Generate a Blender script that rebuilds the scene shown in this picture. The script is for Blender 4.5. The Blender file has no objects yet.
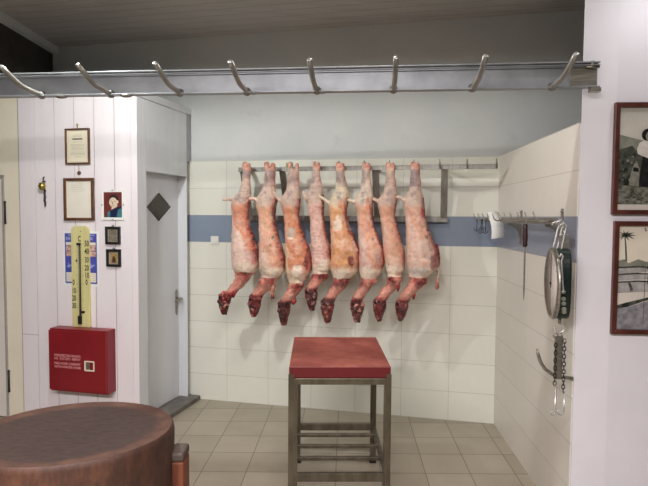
import bpy, bmesh, math, random
from mathutils import Vector, Matrix, noise
random.seed(7)
SC = bpy.context.scene
COL = SC.collection
rad = math.radians

# ------------------------------------------------------------------ camera, world, lights, exposure
F_PX, PITCH, ROLL, CAM_Z = 529.8, 0.0489085, 0.00640425, 1.39117
cd = bpy.data.cameras.new('camera'); cam = bpy.data.objects.new('camera', cd); COL.objects.link(cam)
SC.camera = cam
cd.sensor_width = 36.0; cd.lens = F_PX / 648 * 36; cd.clip_start = 0.05
_f = Vector((0, math.cos(PITCH), -math.sin(PITCH))); _u = Vector((0, math.sin(PITCH), math.cos(PITCH))); _r = Vector((1, 0, 0))
CR = _r * math.cos(ROLL) + _u * math.sin(ROLL); CU = -_r * math.sin(ROLL) + _u * math.cos(ROLL)
M = Matrix((CR, CU, -_f)).transposed().to_4x4(); M.translation = (0, 0, CAM_Z)
cam.matrix_world = M

w = bpy.data.worlds.new('world'); SC.world = w; w.use_nodes = True
w.node_tree.nodes['Background'].inputs[0].default_value = (1.0, 0.97, 0.97, 1)
w.node_tree.nodes['Background'].inputs[1].default_value = 0.03

def point_light(name, loc, power, col, size):
    d = bpy.data.lights.new(name, 'POINT'); d.energy = power; d.color = col; d.shadow_soft_size = size
    o = bpy.data.objects.new(name, d); o.location = loc; COL.objects.link(o); return o
LAMPS = [((-1.15, 2.355, 2.385), 56, (0.96, 0.99, 0.98), 0.014),
         ((0.15, 2.33, 2.385), 19, (1.0, 0.94, 0.88), 0.016),
         ((1.40, 1.90, 2.36), 4, (0.96, 0.94, 0.96), 0.03)]  # last one: bare unseen light placed to brighten the white wall end
for i, (l, p, c, s) in enumerate(LAMPS):
    point_light('unseen_light', l, p, c, s)
ad = bpy.data.lights.new('added_fill_light', 'AREA'); ad.shape = 'RECTANGLE'; ad.size = 2.4; ad.size_y = 0.4  # fill light added above the camera to brighten the room from the front
ad.energy = 195; ad.color = (1.0, 0.94, 0.95)
ao = bpy.data.objects.new('added_fill_light', ad); ao.location = (-0.7, -0.3, 2.40); COL.objects.link(ao)
SC.view_settings.view_transform = 'Standard'; SC.view_settings.look = 'None'
SC.view_settings.gamma = 1.0; SC.view_settings.exposure = 0.0; SC.view_settings.use_curve_mapping = False

# ------------------------------------------------------------------ surveying helpers
def ray(px, py):
    return (_f + CR * ((px - 324) / F_PX) - CU * ((py - 243) / F_PX))
class Plane:
    """vertical wall plane: s runs along it, off is the distance in front of it"""
    def __init__(self, ox, oy, th):
        self.o = Vector((ox, oy, 0)); self.th = th
        self.u = Vector((math.cos(th), math.sin(th), 0)); self.n = Vector((math.sin(th), -math.cos(th), 0))
    def hit(self, px, py, off=0.0):
        d = ray(px, py); c = Vector((0, 0, CAM_Z)); q = self.o + self.n * off
        t = (q - c).dot(self.n) / d.dot(self.n); p = c + d * t
        return (p - self.o).dot(self.u), p.z
    def w(self, s, off, z):
        p = self.o + self.u * s + self.n * off; return Vector((p.x, p.y, z))
BACK = Plane(0, 3.77318, -0.213909)
PANEL = Plane(-1.18, 3.36, -0.213909)
DOORP = Plane(-1.18, 3.36, math.atan2(3.99 - 3.36, -1.0 + 1.18))
RIGHT = Plane(1.155, 3.521, math.atan2(2.28 - 3.521, 1.09 - 1.155))
def depth(Y): return Plane(0, Y, 0)
def floor_pt(px, py, z=0):
    d = ray(px, py); t = (z - CAM_Z) / d.z; return Vector((d.x * t, d.y * t, z))

# ------------------------------------------------------------------ materials
def c(r, g, b, a=1):
    f = lambda v: (v / 255 / 12.92) if v / 255 <= 0.04045 else ((v / 255 + 0.055) / 1.055) ** 2.4
    return (f(r), f(g), f(b), a)
class N:
    def __init__(self, name):
        self.m = bpy.data.materials.new(name); self.m.use_nodes = True
        self.t = self.m.node_tree; self.b = self.t.nodes['Principled BSDF']
    def n(self, typ, **kw):
        x = self.t.nodes.new(typ)
        for k, v in kw.items():
            if k.startswith('i_'): x.inputs[k[2:].replace('_', ' ')].default_value = v
            else: setattr(x, k, v)
        return x
    def l(self, a, b): self.t.links.new(a, b)
    def coord(self, scale=(1, 1, 1), kind='Object', rot=(0, 0, 0)):
        tc = self.n('ShaderNodeTexCoord'); mp = self.n('ShaderNodeMapping')
        mp.inputs['Scale'].default_value = scale; mp.inputs['Rotation'].default_value = rot
        self.l(tc.outputs[kind], mp.inputs[0]); return mp.outputs[0]
    def noise(self, vec, scale, detail=4, rough=.55):
        x = self.n('ShaderNodeTexNoise'); x.inputs['Scale'].default_value = scale
        x.inputs['Detail'].default_value = detail; x.inputs['Roughness'].default_value = rough
        self.l(vec, x.inputs['Vector']); return x.outputs['Fac']
    def ramp(self, fac, stops):
        x = self.n('ShaderNodeValToRGB'); e = x.color_ramp.elements
        while len(e) < len(stops): e.new(.5)
        for el, (p, col) in zip(e, stops): el.position = p; el.color = col
        self.l(fac, x.inputs[0]); return x.outputs[0]
    def mix(self, fac, a, b, mode='MIX'):
        x = self.n('ShaderNodeMix', data_type='RGBA', blend_type=mode)
        for s, v in ((x.inputs[0], fac), (x.inputs[6], a), (x.inputs[7], b)):
            if hasattr(v, 'links'): self.l(v, s)
            else: s.default_value = v
        return x.outputs[2]
    def math(self, op, a, b=0.0, cc=None):
        x = self.n('ShaderNodeMath', operation=op)
        for s, v in zip(x.inputs, (a, b) if cc is None else (a, b, cc)):
            if hasattr(v, 'links'): self.l(v, s)
            else: s.default_value = v
        return x.outputs[0]
    def bump(self, h, strength=.2, dist=.01):
        x = self.n('ShaderNodeBump'); x.inputs['Strength'].default_value = strength; x.inputs['Distance'].default_value = dist
        self.l(h, x.inputs['Height']); self.l(x.outputs[0], self.b.inputs['Normal'])
    def base(self, col):
        if hasattr(col, 'links'): self.l(col, self.b.inputs['Base Color'])
        else: self.b.inputs['Base Color'].default_value = col
    def set(self, rough=.5, metal=0, spec=None):
        self.b.inputs['Roughness'].default_value = rough; self.b.inputs['Metallic'].default_value = metal
        if spec is not None: self.b.inputs['Specular IOR Level'].default_value = spec
        return self.m
def vary(name, a, b, scale=6, rough=.6, metal=0, bump=0, stretch=(1, 1, 1), lo=.35, hi=.65, bscale=None, bdist=.004):
    x = N(name); v = x.coord(stretch); f = x.noise(v, scale)
    x.base(x.ramp(f, [(lo, a), (hi, b)]))
    if bump: x.bump(x.noise(v, bscale or scale * 6), bump, bdist)
    return x.set(rough, metal)
def plain(name, a, rough=.5, metal=0):
    x = N(name); v = x.coord(); f = x.noise(v, 30)
    lo = tuple(q * .92 for q in a[:3]) + (1,); x.base(x.ramp(f, [(.35, lo), (.65, a)]))
    return x.set(rough, metal)

M_PLASTER = vary('plaster', c(203, 206, 206), c(212, 214, 213), 3, .8, bump=.15, bscale=25)
def smudged():
    x = N('back_plaster'); v = x.coord()
    base = x.ramp(x.noise(v, 2.2), [(.35, c(194, 198, 197)), (.65, c(203, 205, 203))])
    sm = x.ramp(x.noise(v, 4.5, 6, .7), [(.60, (0, 0, 0, 1)), (.74, (1, 1, 1, 1))])
    x.base(x.mix(x.math('MULTIPLY', sm, .28), base, c(150, 155, 158))); x.bump(x.noise(v, 40), .1, .003)
    return x.set(.8)
M_BACKPL = smudged()
M_LOFT = vary('loft_darkness', c(52, 47, 43), c(66, 60, 55), 5, .8)  # dark brown paints in the darkness of the unlit space above the cabin
M_JAMB = vary('white_paint', c(224, 220, 225), c(229, 225, 230), 4, .55, bump=.06, bscale=30)
def tile_mat(name, ca, cb, blue_a, blue_b, phase, tw, grout, uj=.0042):
    x = N(name); tc = x.n('ShaderNodeTexCoord'); sp = x.n('ShaderNodeSeparateXYZ'); x.l(tc.outputs['Object'], sp.inputs[0])
    u = x.math('ADD', x.math('DIVIDE', sp.outputs['X'], tw), phase); vv = x.math('DIVIDE', sp.outputs['Z'], .2)
    def joint(q, hw):
        fr = x.math('FRACT', x.math('ADD', q, 100.5)); d = x.math('ABSOLUTE', x.math('SUBTRACT', fr, .5)); return x.math('LESS_THAN', d, hw)
    j = x.math('MAXIMUM', joint(u, uj), joint(vv, .008))
    cell = x.n('ShaderNodeCombineXYZ'); x.l(x.math('FLOOR', u), cell.inputs[0]); x.l(x.math('FLOOR', vv), cell.inputs[1])
    wn = x.n('ShaderNodeTexWhiteNoise'); x.l(cell.outputs[0], wn.inputs['Vector'])
    f = x.math('ADD', x.math('MULTIPLY', x.noise(tc.outputs['Object'], 3.5), .7), x.math('MULTIPLY', wn.outputs[0], .3))
    body = x.ramp(f, [(.25, ca), (.75, cb)]); blue = x.ramp(f, [(.25, blue_a), (.75, blue_b)])
    isb = x.math('MULTIPLY', x.math('GREATER_THAN', sp.outputs['Z'], 1.2), x.math('LESS_THAN', sp.outputs['Z'], 1.4))
    body = x.mix(isb, body, blue)
    x.base(x.mix(x.math('MULTIPLY', j, .55), body, grout))
    x.bump(x.math('SUBTRACT', 1.0, j), .25, .0015)
    return x.set(.32)
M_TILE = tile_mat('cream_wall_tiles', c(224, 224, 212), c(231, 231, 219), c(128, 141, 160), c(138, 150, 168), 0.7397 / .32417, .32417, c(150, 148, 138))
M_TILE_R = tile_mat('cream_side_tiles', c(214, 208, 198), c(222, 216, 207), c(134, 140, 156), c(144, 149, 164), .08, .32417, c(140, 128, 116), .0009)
def floor_mat():
    x = N('floor_tiles'); tc = x.n('ShaderNodeTexCoord'); sp = x.n('ShaderNodeSeparateXYZ'); x.l(tc.outputs['Object'], sp.inputs[0])
    X, Y = sp.outputs['X'], sp.outputs['Y']
    u = x.math('DIVIDE', x.math('SUBTRACT', X, x.math('MULTIPLY', x.math('SUBTRACT', Y, 2.7), .044)), .2445)
    u = x.math('ADD', u, 0.667 / .2445)
    v = x.math('DIVIDE', x.math('SUBTRACT', x.math('SUBTRACT', Y, x.math('MULTIPLY', X, -.004)), 3.062), .2375)
    def joint(q, hw):
        fr = x.math('FRACT', x.math('ADD', q, 100.5)); d = x.math('ABSOLUTE', x.math('SUBTRACT', fr, .5)); return x.math('LESS_THAN', d, hw)
    j = x.math('MAXIMUM', joint(u, .009), joint(v, .011))
    cell = x.n('ShaderNodeCombineXYZ'); x.l(x.math('FLOOR', u), cell.inputs[0]); x.l(x.math('FLOOR', v), cell.inputs[1])
    wn = x.n('ShaderNodeTexWhiteNoise'); x.l(cell.outputs[0], wn.inputs['Vector'])
    f = x.math('ADD', x.math('MULTIPLY', x.noise(tc.outputs['Object'], 5, 6), .6), x.math('MULTIPLY', wn.outputs[0], .4))
    body = x.ramp(f, [(.2, c(150, 140, 122)), (.8, c(172, 163, 145))])
    x.base(x.mix(x.math('MULTIPLY', j, .85), body, c(82, 72, 60))); x.bump(x.math('SUBTRACT', 1.0, j), .3, .002)
    return x.set(.38)
M_FLOOR = floor_mat()
def ceil_mat():
    x = N('ceiling_boards'); tc = x.n('ShaderNodeTexCoord'); sp = x.n('ShaderNodeSeparateXYZ'); x.l(tc.outputs['Object'], sp.inputs[0])
    q = x.math('DIVIDE', x.math('ADD', sp.outputs['Y'], x.math('MULTIPLY', sp.outputs['X'], .217)), .1)
    fr = x.math('FRACT', x.math('ADD', q, 100)); j = x.math('LESS_THAN', fr, .06)
    body = x.ramp(x.noise(x.coord((1, 6, 1)), 3), [(.3, c(172, 168, 165)), (.7, c(186, 182, 178))])
    sm = x.ramp(x.noise(x.coord((1.2, 9, 1)), 3, 6, .7), [(.66, (0, 0, 0, 1)), (.72, (1, 1, 1, 1))])
    col = x.mix(x.math('MULTIPLY', j, .45), body, c(70, 66, 62)); x.base(x.mix(x.math('MULTIPLY', sm, .5), col, c(90, 85, 80)))
    return x.set(.7)
M_CEIL = ceil_mat()
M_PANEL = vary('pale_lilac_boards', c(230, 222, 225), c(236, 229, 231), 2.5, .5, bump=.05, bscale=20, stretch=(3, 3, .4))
M_DOORW = vary('shaded_pale_boards', c(208, 210, 214), c(216, 218, 221), 2.5, .45, bump=.06, bscale=20, stretch=(3, 3, .4))  # backlit side of the cabin: its shade is put into this bluish grey
M_GROOVE = plain('board_groove', c(112, 102, 104), .9)
M_CREAM = vary('greenish_cream_paint', c(230, 221, 200), c(237, 228, 208), 3, .6, bump=.05)
M_LEAF = vary('off_white_door_paint', c(222, 214, 206), c(229, 221, 213), 3, .5)
M_GREYP = plain('grey_frame_paint', c(160, 156, 150), .5)
M_BLACK = plain('black_iron', c(26, 24, 24), .45)
M_SILL = vary('worn_grey_sill', c(92, 88, 84), c(116, 111, 105), 14, .6, bump=.2)
M_GALV = vary('galvanised_steel', c(144, 147, 151), c(168, 171, 175), 9, .42, .55, bump=.12, bscale=60, lo=.3, hi=.7)
M_STEEL = vary('brushed_steel', c(140, 136, 126), c(168, 163, 152), 12, .36, .8, stretch=(1, 1, 8))
M_RACK = vary('rack_steel', c(128, 126, 120), c(154, 152, 146), 12, .4, .6, stretch=(8, 1, 1))
M_TSTEEL = vary('table_steel', c(88, 81, 68), c(114, 105, 90), 10, .38, .65, stretch=(2, 2, .6))
M_CHROME = plain('bright_steel', c(214, 212, 208), .25, .6)
M_GLASSD = vary('dark_pane', c(46, 40, 32), c(64, 56, 44), 10, .25)
def wood_top():
    x = N('worn_block_top'); v = x.coord(); tc = x.n('ShaderNodeTexCoord')
    at = x.n('ShaderNodeAttribute', attribute_name='rim')
    n1 = x.noise(v, 7, 8, .65)
    e = x.math('ADD', at.outputs['Fac'], x.math('MULTIPLY', x.math('SUBTRACT', n1, .5), .30))
    inner = x.ramp(x.noise(x.coord((3, 14, 1)), 9, 6, .7), [(.3, c(42, 32, 30)), (.7, c(66, 51, 46))])
    rim = x.ramp(x.noise(v, 16, 6), [(.3, c(62, 42, 36)), (.7, c(92, 66, 54))])
    x.base(x.mix(x.ramp(e, [(.80, (0, 0, 0, 1)), (.88, (1, 1, 1, 1))]), inner, rim)); x.bump(x.noise(v, 45, 6), .35, .004)
    return x.set(.8, 0, .2)
def wood_side():
    x = N('block_side_wood'); v = x.coord((2, 2, .9)); n1 = x.noise(v, 6, 9, .78)
    base = x.ramp(n1, [(.3, c(32, 18, 12)), (.5, c(64, 37, 25)), (.68, c(92, 57, 39))])
    cr = x.ramp(x.noise(x.coord((1, 1, 5)), 4, 5, .8), [(.62, (0, 0, 0, 1)), (.7, (1, 1, 1, 1))])
    x.base(x.mix(x.math('MULTIPLY', cr, .5), base, c(48, 26, 18))); x.bump(n1, .5, .006)
    return x.set(.6)
M_WTOP, M_WSIDE = wood_top(), wood_side()
M_WLEG = vary('orange_leg_wood', c(88, 44, 27), c(120, 64, 40), 6, .55, bump=.2, stretch=(6, 6, .6))
M_WDARK = vary('dark_leg_cap', c(62, 50, 46), c(84, 70, 64), 12, .6)
def red_top():
    x = N('scratched_red_plastic'); v = x.coord(); n1 = x.noise(v, 5, 8, .7)
    sc = x.ramp(n1, [(.46, (0, 0, 0, 1)), (.62, (1, 1, 1, 1))])
    sp = x.n('ShaderNodeSeparateXYZ'); tc = x.n('ShaderNodeTexCoord'); x.l(tc.outputs['Object'], sp.inputs[0])
    top = x.math('GREATER_THAN', sp.outputs['Z'], .713)
    worn = x.math('MULTIPLY_ADD', sc, .35, .22)
    x.base(x.mix(x.math('MULTIPLY', worn, top), c(102, 20, 25), c(200, 120, 104))); x.bump(x.noise(v, 60, 6), .2, .002)
    return x.set(.45)
M_RED = red_top()
M_REDM = vary('red_enamel', c(122, 22, 30), c(132, 26, 34), 4, .38)
M_WHITE = plain('white_plastic', c(232, 230, 222), .4)
M_PAPER = vary('white_paper', c(228, 228, 226), c(240, 240, 238), 8, .7)
M_FRAME = vary('brown_frame_wood', c(74, 46, 30), c(104, 68, 44), 20, .4, stretch=(1, 1, 1))
M_FRAME2 = vary('mahogany_frame', c(66, 32, 26), c(92, 48, 38), 18, .35)
M_CERT = vary('aged_paper', c(226, 216, 192), c(234, 226, 204), 6, .6)
M_CERT2 = vary('blank_aged_paper', c(224, 218, 204), c(232, 226, 212), 6, .6)
M_INK = plain('ink', c(92, 84, 74), .7)
M_INKP = plain('pale_ink', c(170, 160, 140), .7)
M_PASTY = plain('lettering_pink', c(226, 160, 160), .5)
M_THERM = vary('yellow_varnished_board', c(206, 198, 138), c(216, 208, 150), 8, .4, stretch=(6, 6, .6))
M_TDARK = plain('thermometer_dark', c(48, 44, 36), .4)
M_TGREY = plain('thermometer_tube', c(120, 116, 100), .2)
M_BLUEP = vary('poster_blue', c(62, 76, 158), c(78, 78, 168), 8, .5)
M_BLUEL = plain('poster_light_blue', c(150, 160, 205), .5)
M_PSKIN = vary('poster_picture', c(150, 98, 80), c(222, 192, 178), 60, .5)
M_GREEN = plain('dark_green_enamel', c(14, 34, 29), .35)
M_DIAL = vary('glazed_dial', c(196, 184, 176), c(208, 198, 190), 6, .12)
M_HANDLE = plain('dark_red_brown_handle', c(52, 22, 22), .4)
M_BRASS = plain('brass', c(160, 144, 70), .3, .8)
M_YBLOCK = plain('yellow_green_block', c(160, 152, 96), .5)
M_EYE = plain('dark_eye', c(14, 8, 10), .15)
M_SPOTG = plain('grey_disc', c(150, 152, 138), .4)

# ------------------------------------------------------------------ mesh building
class MB:
    def __init__(self): self.v = []; self.f = []; self.mi = []; self.sm = []
    def add(self, vs, fs, mi=0, smooth=False):
        o = len(self.v); self.v += [tuple(p) for p in vs]
        for f in fs: self.f.append([i + o for i in f]); self.mi.append(mi); self.sm.append(smooth)
        return self
    def box(self, x0, x1, y0, y1, z0, z1, mi=0):
        v = [(x, y, z) for x in (x0, x1) for y in (y0, y1) for z in (z0, z1)]
        return self.add(v, [(0, 1, 3, 2), (4, 6, 7, 5), (0, 4, 5, 1), (2, 3, 7, 6), (0, 2, 6, 4), (1, 5, 7, 3)], mi)
    def prism(self, pts, y0, y1, mi=0):          # outline in x,z extruded along y
        n = len(pts); v = [(x, y0, z) for x, z in pts] + [(x, y1, z) for x, z in pts]
        return self.add(v, [tuple(range(n)), tuple(range(2 * n - 1, n - 1, -1))] + [(i, i + n, (i + 1) % n + n, (i + 1) % n) for i in range(n)], mi)
    def column(self, pts, z0, z1, mi=0):         # outline in x,y extruded along z
        n = len(pts); v = [(x, y, z0) for x, y in pts] + [(x, y, z1) for x, y in pts]
        return self.add(v, [tuple(range(n - 1, -1, -1)), tuple(range(n, 2 * n))] + [(i, (i + 1) % n, (i + 1) % n + n, i + n) for i in range(n)], mi)
    def tube(self, path, r, seg=10, mi=0, closed=False, sq=1.0, flat=None):
        path = [Vector(p) for p in path]; n = len(path)
        rr = r if isinstance(r, (list, tuple)) else [r] * n
        vs = []; prev = None
        for i, p in enumerate(path):
            if closed: t = path[(i + 1) % n] - path[i - 1]
            else: t = (path[min(i + 1, n - 1)] - path[max(i - 1, 0)])
            t.normalize()
            if prev is None:
                a = Vector((0, 1, 0)) if abs(t.y) < .9 else Vector((1, 0, 0)); x = (a - t * a.dot(t)).normalized()
            else: x = (prev - t * prev.dot(t)).normalized()
            prev = x; y = t.cross(x)
            for k in range(seg):
                a = 2 * math.pi * k / seg; vs.append(p + x * math.cos(a) * rr[i] * sq + y * math.sin(a) * rr[i])
        fs = []
        for i in range(n if closed else n - 1):
            j = (i + 1) % n
            for k in range(seg): fs.append((i * seg + k, i * seg + (k + 1) % seg, j * seg + (k + 1) % seg, j * seg + k))
        if not closed: fs += [tuple(range(seg - 1, -1, -1)), tuple(range((n - 1) * seg, n * seg))]
        return self.add(vs, fs, mi, True)
    def lathe(self, prof, axis_o, axis, seg=32, mi=0, cap=True):   # prof: (radius, height along axis)
        ax = Vector(axis).normalized(); a = Vector((0, 0, 1)) if abs(ax.z) < .9 else Vector((1, 0, 0))
        x = (a - ax * a.dot(ax)).normalized(); y = ax.cross(x); o = Vector(axis_o); vs = []
        for r, h in prof:
            for k in range(seg):
                t = 2 * math.pi * k / seg; vs.append(o + ax * h + x * math.cos(t) * r + y * math.sin(t) * r)
        fs = [(i * seg + k, i * seg + (k + 1) % seg, (i + 1) * seg + (k + 1) % seg, (i + 1) * seg + k) for i in range(len(prof) - 1) for k in range(seg)]
        if cap: fs += [tuple(range(seg - 1, -1, -1)), tuple(range((len(prof) - 1) * seg, len(prof) * seg))]
        return self.add(vs, fs, mi, True)
    def ball(self, o, r, sx=1, sy=1, sz=1, mi=0, seg=16):
        o = Vector(o); prof = []; vs = []; n = 9
        for i in range(n + 1):
            a = math.pi * i / n
            for k in range(seg):
                t = 2 * math.pi * k / seg; rr = max(math.sin(a), .01) * r
                vs.append(o + Vector((rr * math.cos(t) * sx, rr * math.sin(t) * sy, -math.cos(a) * r * sz)))
        fs = [(i * seg + k, i * seg + (k + 1) % seg, (i + 1) * seg + (k + 1) % seg, (i + 1) * seg + k) for i in range(n) for k in range(seg)]
        fs += [tuple(range(seg - 1, -1, -1)), tuple(range(n * seg, (n + 1) * seg))]
        return self.add(vs, fs, mi, True)
    def text(self, s, size, x, y, z, mi=0, align='LEFT', depth=.0006, sx=1.0, bold=0):
        cu = bpy.data.curves.new('t', 'FONT'); cu.body = s; cu.size = size; cu.extrude = 0; cu.align_x = align; cu.offset = bold
        cu.resolution_u = 2
        o = bpy.data.objects.new('t', cu); COL.objects.link(o); dg = bpy.context.evaluated_depsgraph_get(); dg.update()
        me = bpy.data.meshes.new_from_object(o.evaluated_get(dg))
        self.add([(x + v.co.x * sx, y, z + v.co.y) for v in me.vertices], [tuple(p.vertices) for p in me.polygons], mi)
        bpy.data.objects.remove(o); bpy.data.meshes.remove(me); bpy.data.curves.remove(cu); return self
    def build(self, name, mats, parent=None, bevel=0, fix=True):
        me = bpy.data.meshes.new(name); me.from_pydata(self.v, [], self.f)
        mats = mats if isinstance(mats, (list, tuple)) else [mats]
        for m in mats: me.materials.append(m)
        for p, m, s in zip(me.polygons, self.mi, self.sm): p.material_index = m; p.use_smooth = s
        if fix:
            bm = bmesh.new(); bm.from_mesh(me); bmesh.ops.recalc_face_normals(bm, faces=bm.faces); bm.to_mesh(me); bm.free()
        o = bpy.data.objects.new(name, me); COL.objects.link(o)
        if parent is not None: o.parent = parent
        if bevel:
            b = o.modifiers.new('bevel', 'BEVEL'); b.width = bevel; b.segments = 2; b.limit_method = 'ANGLE'; b.angle_limit = rad(50)
        return o
def tag(o, label=None, cat=None, group=None, kind=None):
    if label: o['label'] = label
    if cat: o['category'] = cat
    if group: o['group'] = group
    if kind: o['kind'] = kind
    return o
def thing(name, label, cat, loc, th=0, group=None):
    o = bpy.data.objects.new(name, None); COL.objects.link(o); o.location = loc; o.rotation_euler = (0, 0, th)
    o.empty_display_size = .05; return tag(o, label, cat, group)
def structure(name, mb, mats, loc=(0, 0, 0), th=0, parent=None, bevel=0):
    o = mb.build(name, mats, parent, bevel); 
    if parent is None: o.location = loc; o.rotation_euler = (0, 0, th); o['kind'] = 'structure'
    return o

# ------------------------------------------------------------------ room shell
CZ = 2.712
structure('floor', MB().box(-3.2, 3.2, -1.5, 4.6, -.06, 0), M_FLOOR)
s_l, _ = BACK.hit(189, 300); s_r, _ = BACK.hit(493.6, 424)
s_far, _ = BACK.hit(45, 60)
structure('wall_back', MB().box(s_far - .1, s_r + 1.6, .006, .12, 0, CZ), M_BACKPL, BACK.o, BACK.th)
structure('wall_back_tiles', MB().box(BACK.hit(187.6, 300)[0] - .06, s_r + .01, 0, .006, 0, 1.803), M_TILE, BACK.o, BACK.th)
structure('ceiling', MB().box(-2.3, 3.0, 2.13, 4.75, CZ, CZ + .08), M_CEIL)
# right wall (seen nearly edge-on) with its tiles, and the wall end that faces the camera
LR = 1.2427
structure('wall_right', MB().column([(1.161, 3.60), (1.096, 2.285), (1.30, 2.285), (1.30, 3.60)], 0, 1.80), M_PLASTER)
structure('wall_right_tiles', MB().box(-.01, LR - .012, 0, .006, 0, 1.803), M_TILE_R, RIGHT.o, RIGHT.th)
xa, xb = 1.096, None
pA = Vector((1.096, 2.283)); pB = Vector((1.232, 2.262)); pC = Vector((2.6, 2.262 - 1.37 * math.tan(rad(3))))
structure('wall_right_end', MB().column([tuple(pA), tuple(pB), tuple(pC), (2.6, 2.5), (1.31, 2.5), (1.31, 2.286), (1.096, 2.286)], 0, CZ), M_JAMB)
WFR = Plane(pB.x, pB.y, math.atan2(pC.y - pB.y, pC.x - pB.x))
structure('wall_left', MB().box(-2.32, -2.15, 1.0, 4.4, 2.199, CZ).box(-2.9, -2.75, -1.5, 3.9, 0, 2.42), M_LOFT)
structure('added_ceiling_front', MB().box(-3.2, 3.2, -1.5, 2.10, 2.42, 2.50), M_PLASTER)  # unseen lower ceiling added to keep light off the upper back wall
structure('light_cut_header', MB().box(-3.2, 3.2, 2.04, 2.13, 2.425, CZ + .05), M_PLASTER)  # unseen header added to cut off light above the beam
structure('trim_1', MB().box(-2.15, -2.10, 2.12, 4.28, CZ - .05, CZ - .001), M_PLASTER)

# boarded cabin: front panel, side wall with the recessed door, roof
HZ, HT = 2.139, 2.189
sp19 = PANEL.hit(19.5, 200)[0]
edges = [PANEL.hit(x, 250)[0] for x in (36.5, 56.3, 75.8, 95.6, 115.6)]
def boards(bounds, z0, z1, y0=0, y1=.02, gap=.0023, bumpdepth=.004):
    mb = MB()
    for a, b in zip(bounds[:-1], bounds[1:]): mb.box(a + gap, b - gap, y0, y1, z0, z1, 0)
    mb.box(bounds[0], bounds[-1], y0 + bumpdepth, y1 + .02, z0, z1, 1)
    return mb
zs = PANEL.hit(30, 334.5)[1]
mb = boards([edges[0], *edges[1:], PANEL.hit(132.3, 250)[0]], 0, HT)
mb.box(sp19 + .003, edges[0] - .0016, 0, .02, 0, zs - .0015, 0); mb.box(sp19 + .003, edges[0] - .0016, 0, .02, zs + .0015, HT, 0)
mb.box(sp19, edges[0], .004, .04, 0, HT, 1)
mb.box(PANEL.hit(132.3, 250)[0] + .001, 0, -.003, .04, 0, HT, 0)
structure('wall_panel', mb, [M_PANEL, M_GROOVE], PANEL.o, PANEL.th)
# side wall of the cabin
LD = math.hypot(.63, .18)
o0 = DOORP.hit(147.0, 240)[0]; o1 = DOORP.hit(187.0, 240)[0]; zo = DOORP.hit(146.5, 171)[1]
b1 = DOORP.hit(145.3, 130)[0]; b2 = DOORP.hit(173.9, 130)[0]
mb = MB()
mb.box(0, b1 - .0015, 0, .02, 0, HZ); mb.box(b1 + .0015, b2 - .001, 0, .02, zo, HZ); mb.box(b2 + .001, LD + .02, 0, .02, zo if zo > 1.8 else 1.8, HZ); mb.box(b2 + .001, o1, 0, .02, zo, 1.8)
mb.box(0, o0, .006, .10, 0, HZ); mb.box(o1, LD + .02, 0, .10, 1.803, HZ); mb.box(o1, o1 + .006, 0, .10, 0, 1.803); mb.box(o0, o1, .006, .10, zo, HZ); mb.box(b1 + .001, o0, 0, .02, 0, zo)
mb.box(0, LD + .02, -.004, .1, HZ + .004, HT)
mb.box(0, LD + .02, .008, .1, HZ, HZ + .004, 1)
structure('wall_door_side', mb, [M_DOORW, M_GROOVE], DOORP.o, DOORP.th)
rf = MB().column([tuple(PANEL.w(sp19 - .3, -.03, 0)[:2]), tuple(PANEL.w(-.01, -.03, 0)[:2]), (-1.07, 3.98), (-2.14, 4.2), (-2.14, 3.62)], HT - .02, HT - .002)
structure('ceiling_cabin', rf, M_PLASTER)
sill = MB().box(o0 - .05, LD - .01, -.075, .07, 0, .035)
structure('trim_2', sill, M_SILL, DOORP.o, DOORP.th, bevel=.004)
# recessed door with diamond pane and lever
DP = .075
door = thing('door', 'x', 'x', DOORP.w(0, 0, 0), DOORP.th); del door['label']; del door['category']; door.name = 'door_1'; door['kind'] = 'structure'
dz = lambda px, py: DOORP.hit(px, py, -DP)
dia = [dz(158.4, 191.0), dz(172, 207.5), dz(158.6, 223), dz(145.0, 207)]
cx = sum(p[0] for p in dia) / 4; cz = sum(p[1] for p in dia) / 4
mb = MB(); corners = [(o0 + .002, .036), (o1 - .002, .036), (o1 - .002, zo - .002), (o0 + .002, zo - .002)]
# leaf with a diamond hole: eight outline quads
D4 = {'t': dia[0], 'r': dia[1], 'b': dia[2], 'l': dia[3]}
for quad in ([corners[3], corners[2], D4['r'], D4['t']], [corners[2], corners[1], D4['b'], D4['r']], [corners[1], corners[0], D4['l'], D4['b']], [corners[0], corners[3], D4['t'], D4['l']]):
    mb.prism(quad, DP, DP + .035)
leaf = mb.build('door_leaf', M_DOORW, door)
mb = MB(); inn = [(cx + (x - cx) * .94, cz + (z - cz) * .94) for x, z in dia]
for i in range(4): mb.prism([dia[i], dia[(i + 1) % 4], inn[(i + 1) % 4], inn[i]], DP - .004, DP + .012)
mb.build('pane_moulding', M_DOORW, leaf)
MB().prism([(cx + (x - cx) * .98, cz + (z - cz) * .98) for x, z in dia], DP + .003, DP + .02).build('pane', M_GLASSD, leaf)
h0 = dz(176.6, 289); h1 = dz(176.6, 315); hc = dz(176.6, 298)
hx = min(h0[0], o1 - .03)
mb = MB().prism([(hx - .013, h1[1] + .02), (hx, h1[1]), (hx + .013, h1[1] + .02), (hx + .013, h0[1] - .02), (hx, h0[1]), (hx - .013, h0[1] - .02)], DP - .005, DP)
mb.tube([(hx, DP, hc[1]), (hx, DP - .045, hc[1]), (hx - .005, DP - .05, hc[1]), (hx - .09, DP - .05, hc[1] - .005)], .008, 8)
mb.build('door_handle', M_STEEL, leaf)
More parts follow.
